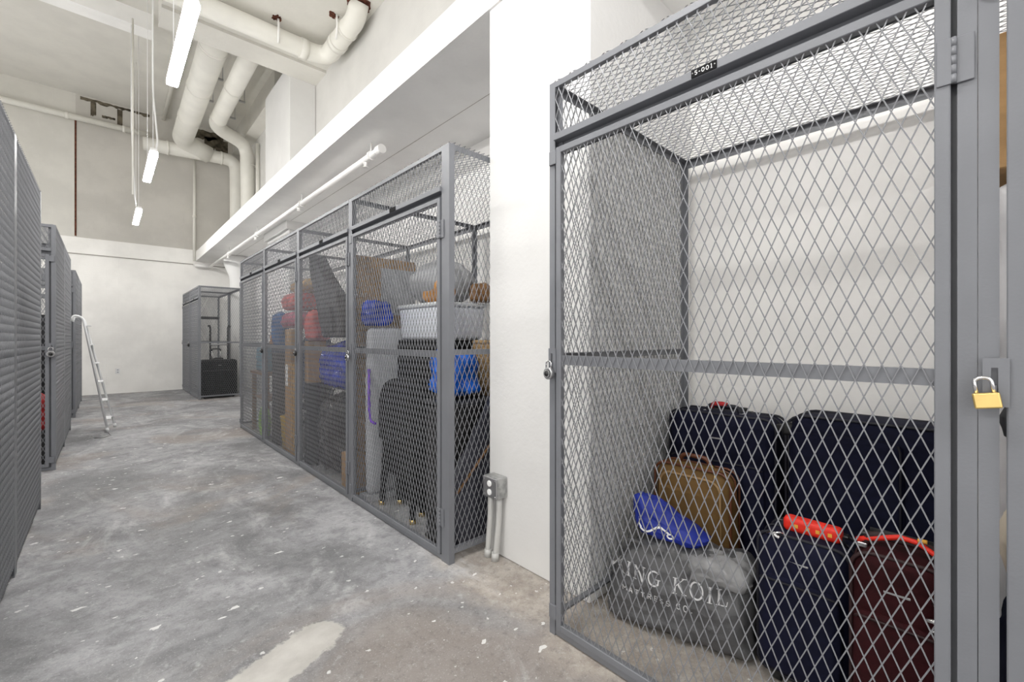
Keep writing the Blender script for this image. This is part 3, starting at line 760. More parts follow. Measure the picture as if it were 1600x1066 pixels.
# brass padlock on the right picture edge
t = thing('brass_padlock', 'brass padlock hanging on the hasp at the right picture edge', 'padlock', (XF - 0.032, -0.003, 1.098), ROT + R(4), rot=(0, R(-9), ROT))
bm = B(); box(bm, -0.020, 0.020, -0.008, 0.008, -0.016, 0.016, bev=0.003, seg=2); obj('body', bm, BRASS, t)
tubeo('shackle', CHROME, t, arc_path([(-0.0125, 0, 0.014), (-0.0125, 0, 0.047), (0.0125, 0, 0.047), (0.0125, 0, 0.014)], 0.013, 6), 0.0036, 10)

# ---------------------------------------------------------------- ladder leaning on the left lockers
t = thing('ladder', 'slim white metal ladder with hooks leaning against the left lockers', 'ladder', (0.025, 7.9, 0))
def lp(s, yy): return Vector((-0.24 * s + 0.22 * yy * (1 - s), yy + 0.05 * s, 1.50 * s))
for yy in (-0.02, 0.33):
    tubeo('rail', LADDERM, t, arc_path([lp(0, yy), lp(1.0, yy), lp(1.0, yy) + Vector((-0.09, 0, 0.03)), lp(1.0, yy) + Vector((-0.105, 0, -0.05))], 0.05, 5), 0.013, 10)
for k in range(6):
    s = 0.10 + k * 0.165
    bm = B(); tube(bm, [lp(s, -0.02), lp(s, 0.33)], 0.011, 8); box(bm, -0.01, 0.055, 0.0, 0.31, -0.004, 0.004, M=Matrix.Translation(lp(s, 0) + Vector((0, 0, 0.008)))); obj('rung', bm, LADDERM, t)
for yy in (-0.02, 0.33): tubeo('foot', LADDERM, t, [lp(0, yy) + Vector((0, 0, 0.0)), lp(0.03, yy)], 0.018, 10)
tag(tubeo('loose_wire', STEEL, None, [(-0.10, 7.45, 0.005), (-0.03, 7.38, 0.006), (0.05, 7.5, 0.006), (0.03, 7.72, 0.006), (-0.01, 7.82, 0.005)], 0.005, 6), 'thin loose wire curled on the floor by the ladder foot', 'wire')

# ---------------------------------------------------------------- luggage and other stored things
def loop_xz(w, h, r, y, n=5, off=0.0, z0=0.0):
    """rounded rectangle in the xz plane at depth y"""
    x0, x1, za, zb = -off, w + off, z0 - off, h + off
    out = []
    for (cx, cz, a0) in ((x1 - r, zb - r, 90), (x1 - r, za + r, 0), (x0 + r, za + r, -90), (x0 + r, zb - r, 180)):
        for k in range(n + 1):
            a = R(a0 - 90 * k / n); out.append((cx + r * math.cos(a), y, cz + r * math.sin(a)))
    return out

def suitcase(label, loc, rz, w, d, h, fab, trim, piping=None, pocket=True, wheels=True, handle=True, grab=True, rot=None, name='suitcase', rr=0.05, group=None, lift=0.03):
    t = thing(name, label, 'suitcase', loc, rz, group, rot)
    z0 = lift if wheels else 0.0
    bm = B(); rbox(bm, (w / 2, d / 2, z0 + (h - z0) / 2), (w, d, h - z0), rr, 5, bulge=0.012, nz=0.004, ns=6, seed=w * 10); obj('body', bm, fab, t)
    for k, y in enumerate((d * 0.14, d * 0.86)):
        bm = B(); tube(bm, loop_xz(w, h, rr, y, 5, 0.004, z0), 0.006, 6, False, True); obj('piping', bm, piping or trim, t)
    bm = B(); tube(bm, loop_xz(w, h, rr, d * 0.5, 5, 0.006, z0), 0.004, 6, False, True); z = obj('zipper', bm, trim, t)
    bm = B(); box(bm, w * 0.62, w * 0.62 + 0.008, d * .5 - 0.004, d * 0.5 + 0.004, h + 0.002, h + 0.006); tube(bm, [(w * .62, d * .5, h + .006), (w * .62 - .02, d * .5 - .012, h + .008)], 0.003, 6); obj('zip_pull', bm, CHROME, z)
    if pocket:
        bm = B(); rbox(bm, (w / 2, -0.008, z0 + (h - z0) * 0.40), (w * 0.86, 0.04, (h - z0) * 0.66), 0.018, 5, bulge=0.008, nz=0.004, ns=7, seed=3); pk = obj('front_pocket', bm, fab, t)
        bm = B(); tube(bm, [(w * 0.07, -0.024, z0 + (h - z0) * .705)] + [(w * (0.1 + 0.08 * k), -0.03, z0 + (h - z0) * .72) for k in range(11)] + [(w * 0.93, -0.024, z0 + (h - z0) * .705)], 0.004, 6); obj('zipper', bm, trim, pk)
        bm = B(); box(bm, w * .5 - .03, w * .5 + .03, -0.006, 0.004, h * .86, h * .86 + 0.009, bev=0.002); obj('name_badge', bm, STEEL, t)
    if grab:
        bm = B(); tube(bm, arc_path([(w * .5 - .085, d * .42, h - 0.005), (w * .5 - .075, d * .42, h + 0.04), (w * .5 + .075, d * .42, h + 0.04), (w * .5 + .085, d * .42, h - 0.005)], 0.03, 5), 0.011, 10); gh = obj('carry_handle', bm, trim, t)
        for s in (-1, 1): boxo('handle_mount', STEEL, gh, w * .5 + s * .09 - .012, w * .5 + s * .09 + .012, d * .42 - .014, d * .42 + .014, h - .004, h + .010, bev=0.002)
    if handle:
        bm = B(); box(bm, w * .5 - .11, w * .5 + .11, d * .74, d * .90, h - .002, h + .012, bev=0.004); tube(bm, [(w * .5 - .085, d * .82, h + .02), (w * .5 + .085, d * .82, h + .02)], 0.009, 8); obj('trolley_handle', bm, BLACK, t)
    if wheels:
        for (x, y) in ((0.06, d * 0.85), (w - 0.06, d * 0.85), (0.06, d * .18), (w - .06, d * .18)):
            bm = B(); tube(bm, [(x - .012, y, 0.026), (x + .012, y, 0.026)], 0.026, 14); wh = obj('wheel', bm, RUBBER, t)
            bm = B(); rbox(bm, (x, y, 0.05), (.06, .06, .05), 0.018, 3); tube(bm, [(x - .014, y, .026), (x + .014, y, .026)], 0.012, 10); obj('wheel_housing', bm, BLACK, wh)
    return t

def carton(label, loc, size, rz=0.0, m=None, tape=True, flaps=False, name='cardboard_box', cat='box', group=None, rot=None, label_at=None):
    w, d, h = size
    t = thing(name, label, cat, loc, rz, group, rot)
    boxo('body', m or CARD, t, 0, w, 0, d, 0, h, bev=0.004)
    if tape:
        bm = B(); box(bm, -0.0008, w + 0.0008, d / 2 - .025, d / 2 + .025, h * .86, h + 0.0008); obj('tape', bm, CARDD, t)
    if label_at:
        x0, x1, z0, z1 = label_at; boxo('label', WHITE, t, x0, x1, -0.0012, 0.001, z0, z1)
    if flaps:
        for s in (0, 1):
            bm = B(); M = Matrix.Translation((0, d * s, h)) @ Matrix.Rotation(R(38 if s == 0 else -38), 4, 'X'); box(bm, 0.004, w - 0.004, -0.002, 0.002, 0, d * .42, M=M); obj('flap', bm, CARD, t)
    return t

def soft(name, label, cat, loc, size, m, rz=0.0, r=0.06, bulge=0.02, nz=0.02, ns=6, wr=0.01, wsc=9, seed=1, res=10, warp=None, parts=None, group=None, rot=None):
    t = thing(name, label, cat, loc, rz, group, rot)
    bm = B(); rbox(bm, (0, 0, size[2] / 2), size, r, res, bulge, nz, ns, seed, wr, wsc, True, warp)
    b = obj('body', bm, m, t)
    return t, b

# --- near locker
t = suitcase('large navy suitcase standing against the back wall in the left corner of the near locker', (2.262, 1.183, 0), ROT, 0.515, 0.235, 0.835, NAVY, NAVYD, NAVYD, lift=0.05)
bm = B(); tube(bm, [(0.195, 0.10, 0.862), (0.21, 0.098, 0.882), (0.25, 0.098, 0.884), (0.275, 0.10, 0.88)], 0.013, 8); obj('luggage_strap', bm, REDC, t, 'dull red strap wound on the handle')
rotL = Matrix(((0, 1, 0), (0, 0, -1), (-1, 0, 0))).to_euler()
suitcase('bulky navy suitcase lying on its side at the back right of the near locker', (2.20, 0.648, 0.882), 0, 0.86, 0.285, 0.585, NAVY, NAVYD, NAVYD, rot=rotL, lift=0.045, rr=0.07, grab=False)
# tan soft suitcase
t = suitcase('tan canvas suitcase with brown leather trim, propped behind the grey bag', (2.065, 1.155, 0), ROT, 0.365, 0.14, 0.595, TAN, LEATHER, LEATHER, pocket=False, wheels=False, handle=False, grab=False, rr=0.055)
bm = B(); tube(bm, loop_xz(0.365, 0.595, 0.055, 0.0, 5, -0.035), 0.006, 6, False, True); obj('front_panel_piping', bm, TANEDGE, t)
bm = B(); rbox(bm, (0.182, -0.002, 0.26), (0.29, 0.02, 0.46), 0.01, 4, bulge=0.008); obj('front_panel', bm, TAN, t)
bm = B(); tube(bm, arc_path([(0.10, 0.075, 0.59), (0.115, 0.07, 0.645), (0.245, 0.07, 0.645), (0.26, 0.075, 0.59)], 0.035, 6), 0.0105, 10); hd = obj('carry_handle', bm, LEATHER, t)
for x in (0.10, 0.26):
    bm = B(); tube(bm, [(x, 0.063, 0.604), (x, 0.087, 0.604)], 0.012, 10); obj('handle_ring', bm, BRASS, hd)
bm = B(); box(bm, 0.03, 0.335, 0.035, 0.043, 0.590, 0.601); obj('leather_band', bm, LEATHER, t)
bm = B(); tube(bm, [(0.27, 0.045, 0.602), (0.30, 0.02, 0.598), (0.305, 0.0, 0.575)], 0.004, 6); obj('zip_pull', bm, BRASS, t)
# grey mattress bag
BW, BD, BH = 0.56, 0.28, 0.325
def slump(o, h):
    u = (o.z + h.z) / (2 * h.z)
    o = o.copy()
    o.x *= 1 - 0.16 * u * u
    o.x += 0.02 * u
    o.y = o.y * (1 - 0.22 * u) + 0.02 * u
    o.z -= 0.055 * u * max(0, (-o.x / h.x)) ** 2
    return o
bag_a = R(-77.5)
bag, bagb = soft('mattress_bag', 'grey shiny bag printed KING KOIL on the near locker floor', 'bag', (1.63 + 0.115 * 0.507 + 0.976 * 0.14, 1.128 - 0.52 * 0.507 + 0.216 * 0.14, 0), (BW, BD, BH), GREYBAG, bag_a, 0.05, 0.025, 0.014, 5, 0.016, 8, 5, 30, slump)
bvh = BVHTree.FromPolygons([v.co.copy() for v in bagb.data.vertices], [p.vertices[:] for p in bagb.data.polygons])
def on_bag(u, v):
    hit = bvh.ray_cast(Vector((u, -1.0, v)), Vector((0, 1, 0)))[0]
    return Vector((u, (hit.y if hit else -BD / 2) - 0.0018, v))
def bag_word(name, word, font, h, gap, u0, v0):
    st, w = lettering(word, font, h, gap)
    bm = B(); ribbons(bm, st, lambda u, v: on_bag(u + u0, v + v0), 0.003); obj(name, bm, SILVERP, bag)
    return w
w = bag_word('brand_text', 'KING', SERIF, 0.056, 0.16, -0.262, 0.196)
bag_word('brand_text', 'KOIL', SERIF, 0.056, 0.16, -0.262 + w + 0.05, 0.196)
w = bag_word('brand_subtext', 'MATTRESS', SANS, 0.0225, 0.42, -0.212, 0.136)
bag_word('brand_subtext', 'CO.', SANS, 0.0225, 0.42, -0.212 + w + 0.022, 0.136)
bm = B(); tube(bm, arc_path([(-0.22, -0.06, 0.27), (-0.215, -0.08, 0.335), (-0.15, -0.08, 0.335), (-0.14, -0.05, 0.29)], 0.06, 6), 0.009, 8); obj('carry_strap', bm, GREYBAG, bag)
bm = B(); rbox(bm, (0.155, -0.02, 0.285), (0.22, 0.17, 0.085), 0.035, 10, 0.01, 0.012, 12, 61, 0.014, 16); obj('crumpled_top', bm, pm('silver grey film', (0.26, 0.26, 0.265), 0.28), bag, 'pale silvery crumpled top')
# blue bag with white marks
def wedge(o, h):
    o = o.copy(); u = min(1, max(0, (o.x + h.x) / (2 * h.x))); k = (o.z + h.z) / (2 * h.z)
    o.z = -h.z + (o.z + h.z) * (1.0 - 0.72 * u ** 0.8)
    o.y *= 1 - 0.35 * k
    return o
blue, blueb = soft('drawstring_bag', 'royal blue bag with white print slumped on the grey bag', 'bag', (1.83, 0.945, 0.35), (0.275, 0.15, 0.19), BLUEBAG, R(-84), 0.05, 0.015, 0.016, 8, 0.012, 12, 2, 16, wedge)
bvh2 = BVHTree.FromPolygons([v.co.copy() for v in blueb.data.vertices], [p.vertices[:] for p in blueb.data.polygons])
def on_blue(u, v):
    hit = bvh2.ray_cast(Vector((u, -1.0, v)), Vector((0, 1, 0)))[0]
    return Vector((u, (hit.y if hit else -0.08) - 0.0015, v))
bm = B(); ribbons(bm, [(0.008, [(-0.115 + 0.011 * k, 0.045 - 0.018 * math.sin(k * 0.5)) for k in range(14)]), (0.006, arcp(0.03, 0.035, 0.012, 0.009, 0, 360)), (0.006, [(-0.12, 0.075), (-0.115, 0.05), (-0.10, 0.04)])], on_blue); obj('white_print', bm, WHITE, blue)
# navy upright with the red handle wrap
t = suitcase('navy cabin suitcase with a red handle wrap, left of the burgundy one', (1.74, 0.566, 0), ROT, 0.265, 0.215, 0.52, NAVY, NAVYD, NAVYD, grab=False, rr=0.04)
bm = B(); tube(bm, arc_path([(0.05, 0.10, 0.515), (0.06, 0.10, 0.552), (0.23, 0.10, 0.552), (0.24, 0.10, 0.515)], 0.025, 5), 0.010, 10); h_ = obj('carry_handle', bm, NAVYD, t)
bm = B(); rbox(bm, (0.150, 0.10, 0.552), (0.175, 0.052, 0.052), 0.016, 5, nz=0.002, ns=20); wr_ = obj('handle_wrap', bm, RED, h_, 'bright red handle wrap')
bm = B()
for k, x in enumerate((0.10, 0.135, 0.165, 0.20)): box(bm, x, x + 0.012, 0.0725, 0.075, 0.546, 0.558)
obj('gold_print', bm, GOLD, t)
bm = B(); tube(bm, [(0.03, 0.02, 0.52), (0.05, 0.01, 0.528), (0.075, 0.0, 0.522)], 0.006, 8); tube(bm, [(0.05, 0.01, 0.53), (0.07, 0.02, 0.535), (0.085, 0.03, 0.525)], 0.004, 8); obj('metal_buckle', bm, CHROME, t)
# burgundy
t = suitcase('burgundy suitcase with a red ribbon on its handle, nearest the locker door', (1.615, 0.270, 0), ROT, 0.207, 0.235, 0.59, BURG, BURGD, BURGD, grab=True, rr=0.05)
bm = B(); tube(bm, [(0.0, 0.10, 0.602), (0.02, 0.095, 0.612), (0.06, 0.09, 0.628), (0.10, 0.085, 0.645), (0.14, 0.085, 0.642), (0.175, 0.08, 0.622), (0.197, 0.07, 0.598)], 0.0075, 8); obj('red_ribbon', bm, RED, t, 'bright red ribbon')
bm = B(); tube(bm, [(0.14, 0.078, 0.652), (0.16, 0.078, 0.652)], 0.006, 8); obj('gold_clip', bm, GOLD, t)
bm = B(); tube(bm, arc_path([(0.175, 0.0, 0.52), (0.195, -0.02, 0.50), (0.19, -0.02, 0.46), (0.17, -0.02, 0.45)], 0.02), 0.004, 6); tube(bm, [(0.165, -0.022, 0.48), (0.20, -0.022, 0.485)], 0.007, 8); obj('lock_charm', bm, CHROME, t)

# --- locker at the right picture edge, seen through the slit
t, b = soft('duffel_bag', 'dark navy bag on the floor behind the right edge door', 'bag', (1.66, -0.30, 0), (0.50, 0.52, 0.55), NAVY, 0, 0.08, 0.02, 0.01, seed=4)
t, b = soft('pillow', 'cream pillow on the dark bag behind the right edge door', 'pillow', (1.64, -0.30, 0.585), (0.36, 0.47, 0.28), CREAM, 0, 0.12, 0.03, 0.012, 6, 0.012, 7, 6)
t, b = soft('cushion', 'charcoal cushion on top of the cream pillow behind the right edge door', 'cushion', (1.68, -0.29, 0.925), (0.30, 0.46, 0.18), DKGREY, 0, 0.08, 0.02, 0.01, seed=8)
t, b = soft('wrapped_mattress', 'white wrapped mattress standing under the carton at the right edge', 'mattress', (2.10, -0.32, 0), (0.30, 0.60, 1.69), WRAP, 0, 0.04, 0.012, 0.006, 4, 0.006, 6, 9)
carton('brown carton on top of the white wrapped mattress, right picture edge', (1.93, -0.016, 1.725), (0.55, 0.36, 0.40), ROT)

# --- first locker beside the pillar
carton('black fabric wardrobe box at the back, under the frosted bin', (1.665, 3.105, 0), (0.62, 0.50, 1.215), ROT, BLKFAB, False, name='storage_cabinet', cat='cabinet')
t = thing('storage_bin', 'frosted plastic bin with pale lid beside the blue bag, high in the pillar-side locker', 'bin', (1.67, 3.11, 1.217), ROT)
def taper(o, h):
    o = o.copy(); k = (o.z + h.z) / (2 * h.z); o.x *= 0.92 + 0.08 * k; o.y *= 0.92 + 0.08 * k; return o
bm = B(); rbox(bm, (0.30, 0.2, 0.118), (0.60, 0.40, 0.236), 0.03, 5, warp=taper); obj('tub', bm, PLASTW, t)
bm = B(); rbox(bm, (0.30, 0.2, 0.25), (0.615, 0.415, 0.03), 0.012, 4); obj('lid', bm, PLASTC, t)
t, b = soft('domed_bag', 'grey domed bag with an orange tan patch on the frosted bin', 'bag', (1.89, 2.83, 1.489), (0.36, 0.50, 0.29), MIDGREY, R(4), 0.16, 0.03, 0.01, seed=11)
bm = B(); rbox(bm, (-0.125, -0.13, 0.085), (0.13, 0.27, 0.17), 0.05, 6, nz=0.02, ns=9, seed=2); obj('orange_patch', bm, ORANGE, t, 'orange tan plush patch')
bm = B(); tube(bm, arc_path([(0, -0.12, 0.265), (0, -0.08, 0.315), (0, 0.08, 0.315), (0, 0.12, 0.265)], 0.05), 0.011, 8); obj('carry_handle', bm, BLACK, t)
t, b = soft('brown_bag', 'dark brown bag at the right end of the frosted bin', 'bag', (2.02, 2.51, 1.489), (0.18, 0.07, 0.13), WOOD, 0, 0.04, 0.01, 0.01, seed=13)
t, b = soft('foam_pad', 'pale grey rounded pad leaning at the divider beside the black chair', 'pad', (1.60, 3.165, 0.052), (0.32, 0.08, 1.25), LTGREY, R(2), 0.04, 0.008, 0.003, 5, 0.0, 8, 3)
t, b = soft('blue_plastic_bag', 'dark blue crinkled bag resting on top of the pale grey pad', 'bag', (1.52, 3.165, 1.32), (0.22, 0.08, 0.18), BLUEP, 0, 0.05, 0.01, 0.02, 12, 0.018, 14, 7, 12)
tag(tubeo('violet_cord', PURPLE, None, arc_path([(1.43, 3.10, 1.0), (1.43, 3.10, 0.75), (1.43, 3.08, 0.62), (1.44, 3.02, 0.605)], 0.06), 0.010, 8), 'violet cord hanging beside the pale grey pad', 'cord')
# folded black chair
t = thing('folded_chair', 'black padded folding chair, round back up, at the front of the pillar-side locker', 'chair', (1.53, 2.775, 0))
def dome(o, h):
    o = o.copy(); k = max(0.0, o.z / h.z); o.y *= 1 - 0.42 * k ** 2.4; return o
bm = B(); rbox(bm, (0.0, 0.0, 0.70), (0.10, 0.60, 0.46), 0.045, 8, bulge=0.02, warp=dome); obj('backrest', bm, BLKFAB, t)
bm = B(); rbox(bm, (0.055, 0.02, 0.42), (0.10, 0.56, 0.42), 0.045, 7, bulge=0.015); obj('seat', bm, BLKFAB, t)
for (x, y0, y1) in ((-0.04, -0.18, -0.20), (-0.03, 0.20, 0.26), (0.075, -0.16, -0.13), (0.075, 0.19, 0.18)):
    bm = B(); tube(bm, [(x * .6, y0, 0.5), (x, y1, 0.0)], [0.03, 0.02], 10); lg = obj('leg', bm, BLKFAB, t)
    bm = B(); tube(bm, [(x, y1, 0.0), (x, y1, 0.03)], 0.023, 10); obj('foot', bm, BRASS, lg)
for k in range(3):
    bm = B(); tube(bm, [(-0.062, -0.15 + 0.1 * k + 0.05 * math.cos(a * .5), 0.62 - 0.03 * k + 0.05 * math.sin(a * .5)) for a in range(13)], 0.004, 6, False, True); obj('coiled_cable', bm, DKGREY, t)
boxo('document_slab', LTGREY, None, 1.42, 1.74, 3.125, 3.235, 0.0, 0.05)
tag(bpy.data.objects['document_slab'], 'low pale slab on the floor below the grey pad', 'slab')
# right hand group seen through the side mesh
t = thing('storage_tote', 'black storage tote on the floor under the wicker basket', 'tote', (1.50, 2.443, 0), ROT)
bm = B(); rbox(bm, (0.15, 0.33, 0.405), (0.30, 0.66, 0.81), 0.03, 5); obj('tub', bm, BLACK, t)
bm = B(); rbox(bm, (0.15, 0.33, 0.825), (0.315, 0.675, 0.03), 0.01, 3); obj('lid', bm, DKGREY, t)
t, b = soft('blue_shopping_bag', 'bright blue plastic bag on the black tote, behind the corner post', 'bag', (1.63, 2.31, 0.862), (0.24, 0.22, 0.27), BLUEL, 0, 0.07, 0.01, 0.03, 8, 0.025, 11, 15, 14)
t = thing('wicker_basket', 'tan wicker basket half hidden by the white pillar', 'basket', (1.985, 2.31, 0.842))
bm = B(); lathe(bm, [(0.11, 0), (0.14, 0.1), (0.155, 0.22), (0.16, 0.34), (0.15, 0.36), (0.135, 0.34), (0.14, 0.22), (0.12, 0.05)], 24); obj('body', bm, WICKER, t)
bm = B(); tube(bm, [(0.152 * math.cos(2 * math.pi * k / 24), 0.152 * math.sin(2 * math.pi * k / 24), 0.36) for k in range(24)], 0.013, 8, False, True); obj('rim', bm, WICKER, t)
t = thing('folded_table', 'slate folding table leaning on edge behind the side mesh, with a brown strip', 'table', (0, 2.085, 0))
MX = Matrix(((1, 0, 0, 0), (0, 0, -1, 0), (0, 1, 0, 0), (0, 0, 0, 1)))
bm = B(); prism(bm, [(1.50, 0.0), (2.08, 0.0), (2.08, 1.02), (1.86, 1.02), (1.47, 0.42)], -0.022, 0.022, MX); obj('top', bm, pm('slate laminate', (0.045, 0.047, 0.062), 0.45), t)
bm = B(); tube(bm, [(1.475, -0.028, 0.335), (1.80, -0.028, 0.65)], 0.008, 6); obj('edge_strip', bm, WOOD, t)
t = thing('shoe', 'dark flat shoe with a tan sole just inside the corner post', 'shoe', (1.447, 2.185, 0), 0)
bm = B(); rbox(bm, (0.0, 0, 0.045), (0.09, 0.25, 0.06), 0.028, 6, warp=lambda o, h: Vector((o.x * (1 - 0.25 * (o.y / h.y) ** 2), o.y, o.z * (0.75 - 0.25 * o.y / h.y)))); obj('upper', bm, BLACK, t)
bm = B(); rbox(bm, (0.0, 0, 0.010), (0.095, 0.26, 0.02), 0.008, 5); obj('sole', bm, TANEDGE, t)

# --- second locker
t = thing('gig_bag', 'charcoal instrument case leaning high behind the second locker door', 'case', (1.50, 0, 0))
MY = Matrix(((0, 0, 1, 0), (1, 0, 0, 0), (0, 1, 0, 0), (0, 0, 0, 1)))
bm = B(); prism(bm, [(4.46, 2.02), (4.30, 2.02), (4.10, 1.78), (3.82, 1.62), (3.66, 1.32), (3.68, 1.235), (4.10, 1.235), (4.19, 1.40), (4.21, 1.53), (4.42, 1.84)], -0.06, 0.06, MY)
bmesh.ops.bevel(bm, geom=bm.edges[:], offset=0.02, segments=2, affect='EDGES', profile=0.5); obj('body', bm, DKGREY, t)
bm = B(); prism(bm, [(4.05, 1.55), (3.84, 1.50), (3.78, 1.29), (4.04, 1.27)], -0.085, -0.05, MY); obj('front_pocket', bm, DKGREY, t)
bm = B(); tube(bm, [(-0.062, 4.38, 1.97), (-0.062, 4.20, 1.72), (-0.062, 3.92, 1.5), (-0.062, 3.74, 1.32)], 0.006, 6); obj('zipper', bm, BLACK, t)
t, b = soft('bin_bag', 'large black bin bag filling the floor of the second locker', 'bag', (1.72, 4.045, 0), (0.50, 0.50, 0.70), BLKBAG, 0, 0.16, 0.03, 0.04, 4, 0.03, 6, 21, 16)
t, b = soft('blue_plastic_bag', 'big royal blue plastic bag on the black bin bag', 'bag', (1.78, 3.92, 0.80), (0.34, 0.54, 0.40), BLUEP, 0, 0.12, 0.03, 0.03, 6, 0.03, 9, 17, 16)
t.location = (1.63, 3.92, 0.765)
t = thing('hard_case', 'tall black hard case on the floor at the far side of the second locker', 'case', (1.405, 4.475, 0), ROT)
boxo('body', BLACK, t, 0, 0.105, 0, 0.20, 0.02, 0.80, bev=0.015); boxo('carry_handle', STEEL, t, 0.03, 0.075, -0.012, 0.002, 0.52, 0.54, bev=0.003)
for xx in (0.02, 0.085): tubeo('foot', RUBBER, t, [(xx, 0.1, 0), (xx, 0.1, 0.025)], 0.014, 8)
carton('narrow brown carton standing on the tall black hard case', (1.41, 4.473, 0.802), (0.10, 0.17, 0.40), ROT)
t, b = soft('folded_quilt', 'faded red folded quilt on the narrow brown carton', 'quilt', (1.50, 4.37, 1.205), (0.20, 0.17, 0.27), PINK, 0, 0.05, 0.01, 0.012, 8, 0.012, 10, 23)
carton('small brown cardboard box on the floor at the near side of the second locker', (1.43, 3.62, 0), (0.21, 0.30, 0.29), ROT)
t = thing('cardboard_sheet', 'big upright cardboard sheet against the divider behind the grey pad', 'cardboard', (1.40, 3.335, 0))
boxo('body', CARD, t, 0, 0.56, 0, 0.05, 0, 1.88, bev=0.004); boxo('white_panel', LTGREY, t, 0.24, 0.555, -0.004, 0.001, 1.42, 1.80)

# --- third locker
t = thing('long_carton', 'tall narrow upright carton with a white label at the third locker door', 'box', (1.42, 5.135, 0), ROT)
boxo('body', CARD, t, 0, 0.19, 0, 0.12, 0, 1.325, bev=0.003); boxo('label', WHITE, t, 0.02, 0.10, -0.0015, 0.001, 0.72, 0.95); boxo('tape', CARDD, t, 0.07, 0.12, -0.001, 0.1205, 1.20, 1.326)
t = thing('slatted_frame', 'yellow pine slatted frame right of the tall narrow carton', 'frame', (1.42, 4.925, 0), ROT)
for x in (0.0, 0.075): boxo('upright', pm('pine', (0.50, 0.30, 0.09), 0.6), t, x, x + 0.022, 0, 0.03, 0, 0.98)
for k in range(7): boxo('slat', bpy.data.materials['pine'], t, 0.022, 0.075, 0.004, 0.026, 0.06 + k * 0.14, 0.10 + k * 0.14)
t = thing('folding_chair', 'dark metal folding chair loaded with clothes in the third locker', 'chair', (1.85, 5.36, 0), ROT)
bm = B(); rbox(bm, (0, 0.0, 0.44), (0.42, 0.40, 0.035), 0.012, 4); obj('seat', bm, DKGREY, t)
bm = B(); rbox(bm, (0, 0.21, 0.74), (0.40, 0.03, 0.20), 0.012, 4); obj('backrest', bm, DKGREY, t)
for s in (-1, 1):
    tubeo('leg', DKGREY, t, [(s * 0.20, 0.22, 0.86), (s * 0.20, -0.22, 0.0)], 0.012, 8)
    tubeo('leg', DKGREY, t, [(s * 0.18, -0.16, 0.44), (s * 0.18, 0.24, 0.0)], 0.012, 8)
tubeo('stretcher', DKGREY, t, [(-0.18, 0.16, 0.10), (0.18, 0.16, 0.10)], 0.009, 8)
t, b = soft('clothes_heap', 'slate blue heap of clothes on the dark folding chair', 'clothes', (1.83, 5.36, 0.475), (0.26, 0.25, 0.77), SLATE, 0, 0.10, 0.03, 0.03, 7, 0.03, 9, 31, 16)
t, b = soft('folded_quilt', 'rose quilt on the slate clothes heap, lowest of the bedding pile', 'quilt', (1.72, 5.22, 1.345), (0.50, 0.56, 0.16), MAUVE, 0, 0.05, 0.01, 0.012, 8, 0.01, 10, 33)
t, b = soft('folded_quilt', 'faded pink red quilt in the middle of the bedding pile', 'quilt', (1.70, 5.18, 1.545), (0.48, 0.50, 0.16), PINK, 0, 0.05, 0.01, 0.012, 8, 0.012, 10, 35)
t, b = soft('pillow', 'tan pillow tilted on top of the bedding pile in the third locker', 'pillow', (1.72, 5.24, 1.745), (0.30, 0.46, 0.13), pm('tan pillowcase', (0.42, 0.29, 0.15), 0.8, 0, 0.15, 9), 0, 0.06, 0.02, 0.008, seed=37)
t, b = soft('denim_cushion', 'blue denim cushion leaning at the far end of the bedding pile', 'cushion', (1.50, 5.64, 1.15), (0.13, 0.16, 0.38), DENIM, 0, 0.05, 0.02, 0.008, seed=38)
t.location = (1.50, 5.612, 1.13)
t = thing('storage_box', 'dark grey storage box below the denim cushion', 'box', (1.43, 5.69, 0), ROT); boxo('body', DKGREY, t, 0, 0.20, 0, 0.16, 0, 1.115, bev=0.01); boxo('lid', SLATE, t, -0.004, 0.204, -0.004, 0.164, 1.06, 1.118, bev=0.005)
t = thing('bucket', 'small yellow bucket on the floor beside the tall narrow carton', 'bucket', (1.50, 5.26, 0))
bm = B(); lathe(bm, [(0.07, 0), (0.09, 0.36), (0.095, 0.37), (0.085, 0.37), (0.07, 0.05)], 18); obj('body', bm, YELLOW, t); tubeo('handle', STEEL, t, [(0, -0.09, 0.34), (-0.03, -0.06, 0.38), (-0.045, 0, 0.40), (-0.03, 0.06, 0.38), (0, 0.09, 0.34)], 0.004, 6)

# --- fourth locker
t = thing('side_table', 'brown wooden table with a lower shelf in the end locker of the row', 'table', (1.72, 6.42, 0), ROT)
boxo('top', WOOD, t, -0.36, 0.36, -0.28, 0.28, 0.76, 0.80, bev=0.004); boxo('shelf', WOOD, t, -0.32, 0.32, -0.24, 0.24, 0.44, 0.465)
for x in (-0.32, 0.32):
    for y in (-0.24, 0.24): boxo('leg', WOOD, t, x - 0.022, x + 0.022, y - 0.022, y + 0.022, 0, 0.76)
t, b = soft('fabric_box', 'grey teal fabric box on the brown table', 'box', (1.62, 6.42, 0.802), (0.28, 0.42, 0.31), TEAL, 0, 0.03, 0.005, 0.004)
t = thing('play_ring', 'lime green toy ring standing under the brown table edge', 'toy', (1.425, 5.98, 0.0))
bm = B(); tube(bm, [(0.0, 0.17 * math.cos(2 * math.pi * k / 24), 0.205 + 0.17 * math.sin(2 * math.pi * k / 24)) for k in range(24)], 0.03, 10, False, True); obj('ring', bm, GREEN, t)
bm = B(); lathe(bm, [(0.001, -0.008), (0.145, -0.006), (0.145, 0.006), (0.001, 0.008)], 20, Matrix.Translation((0, 0, 0.205)) @ Matrix.Rotation(R(90), 4, 'Y')); obj('web', bm, TEAL, t)
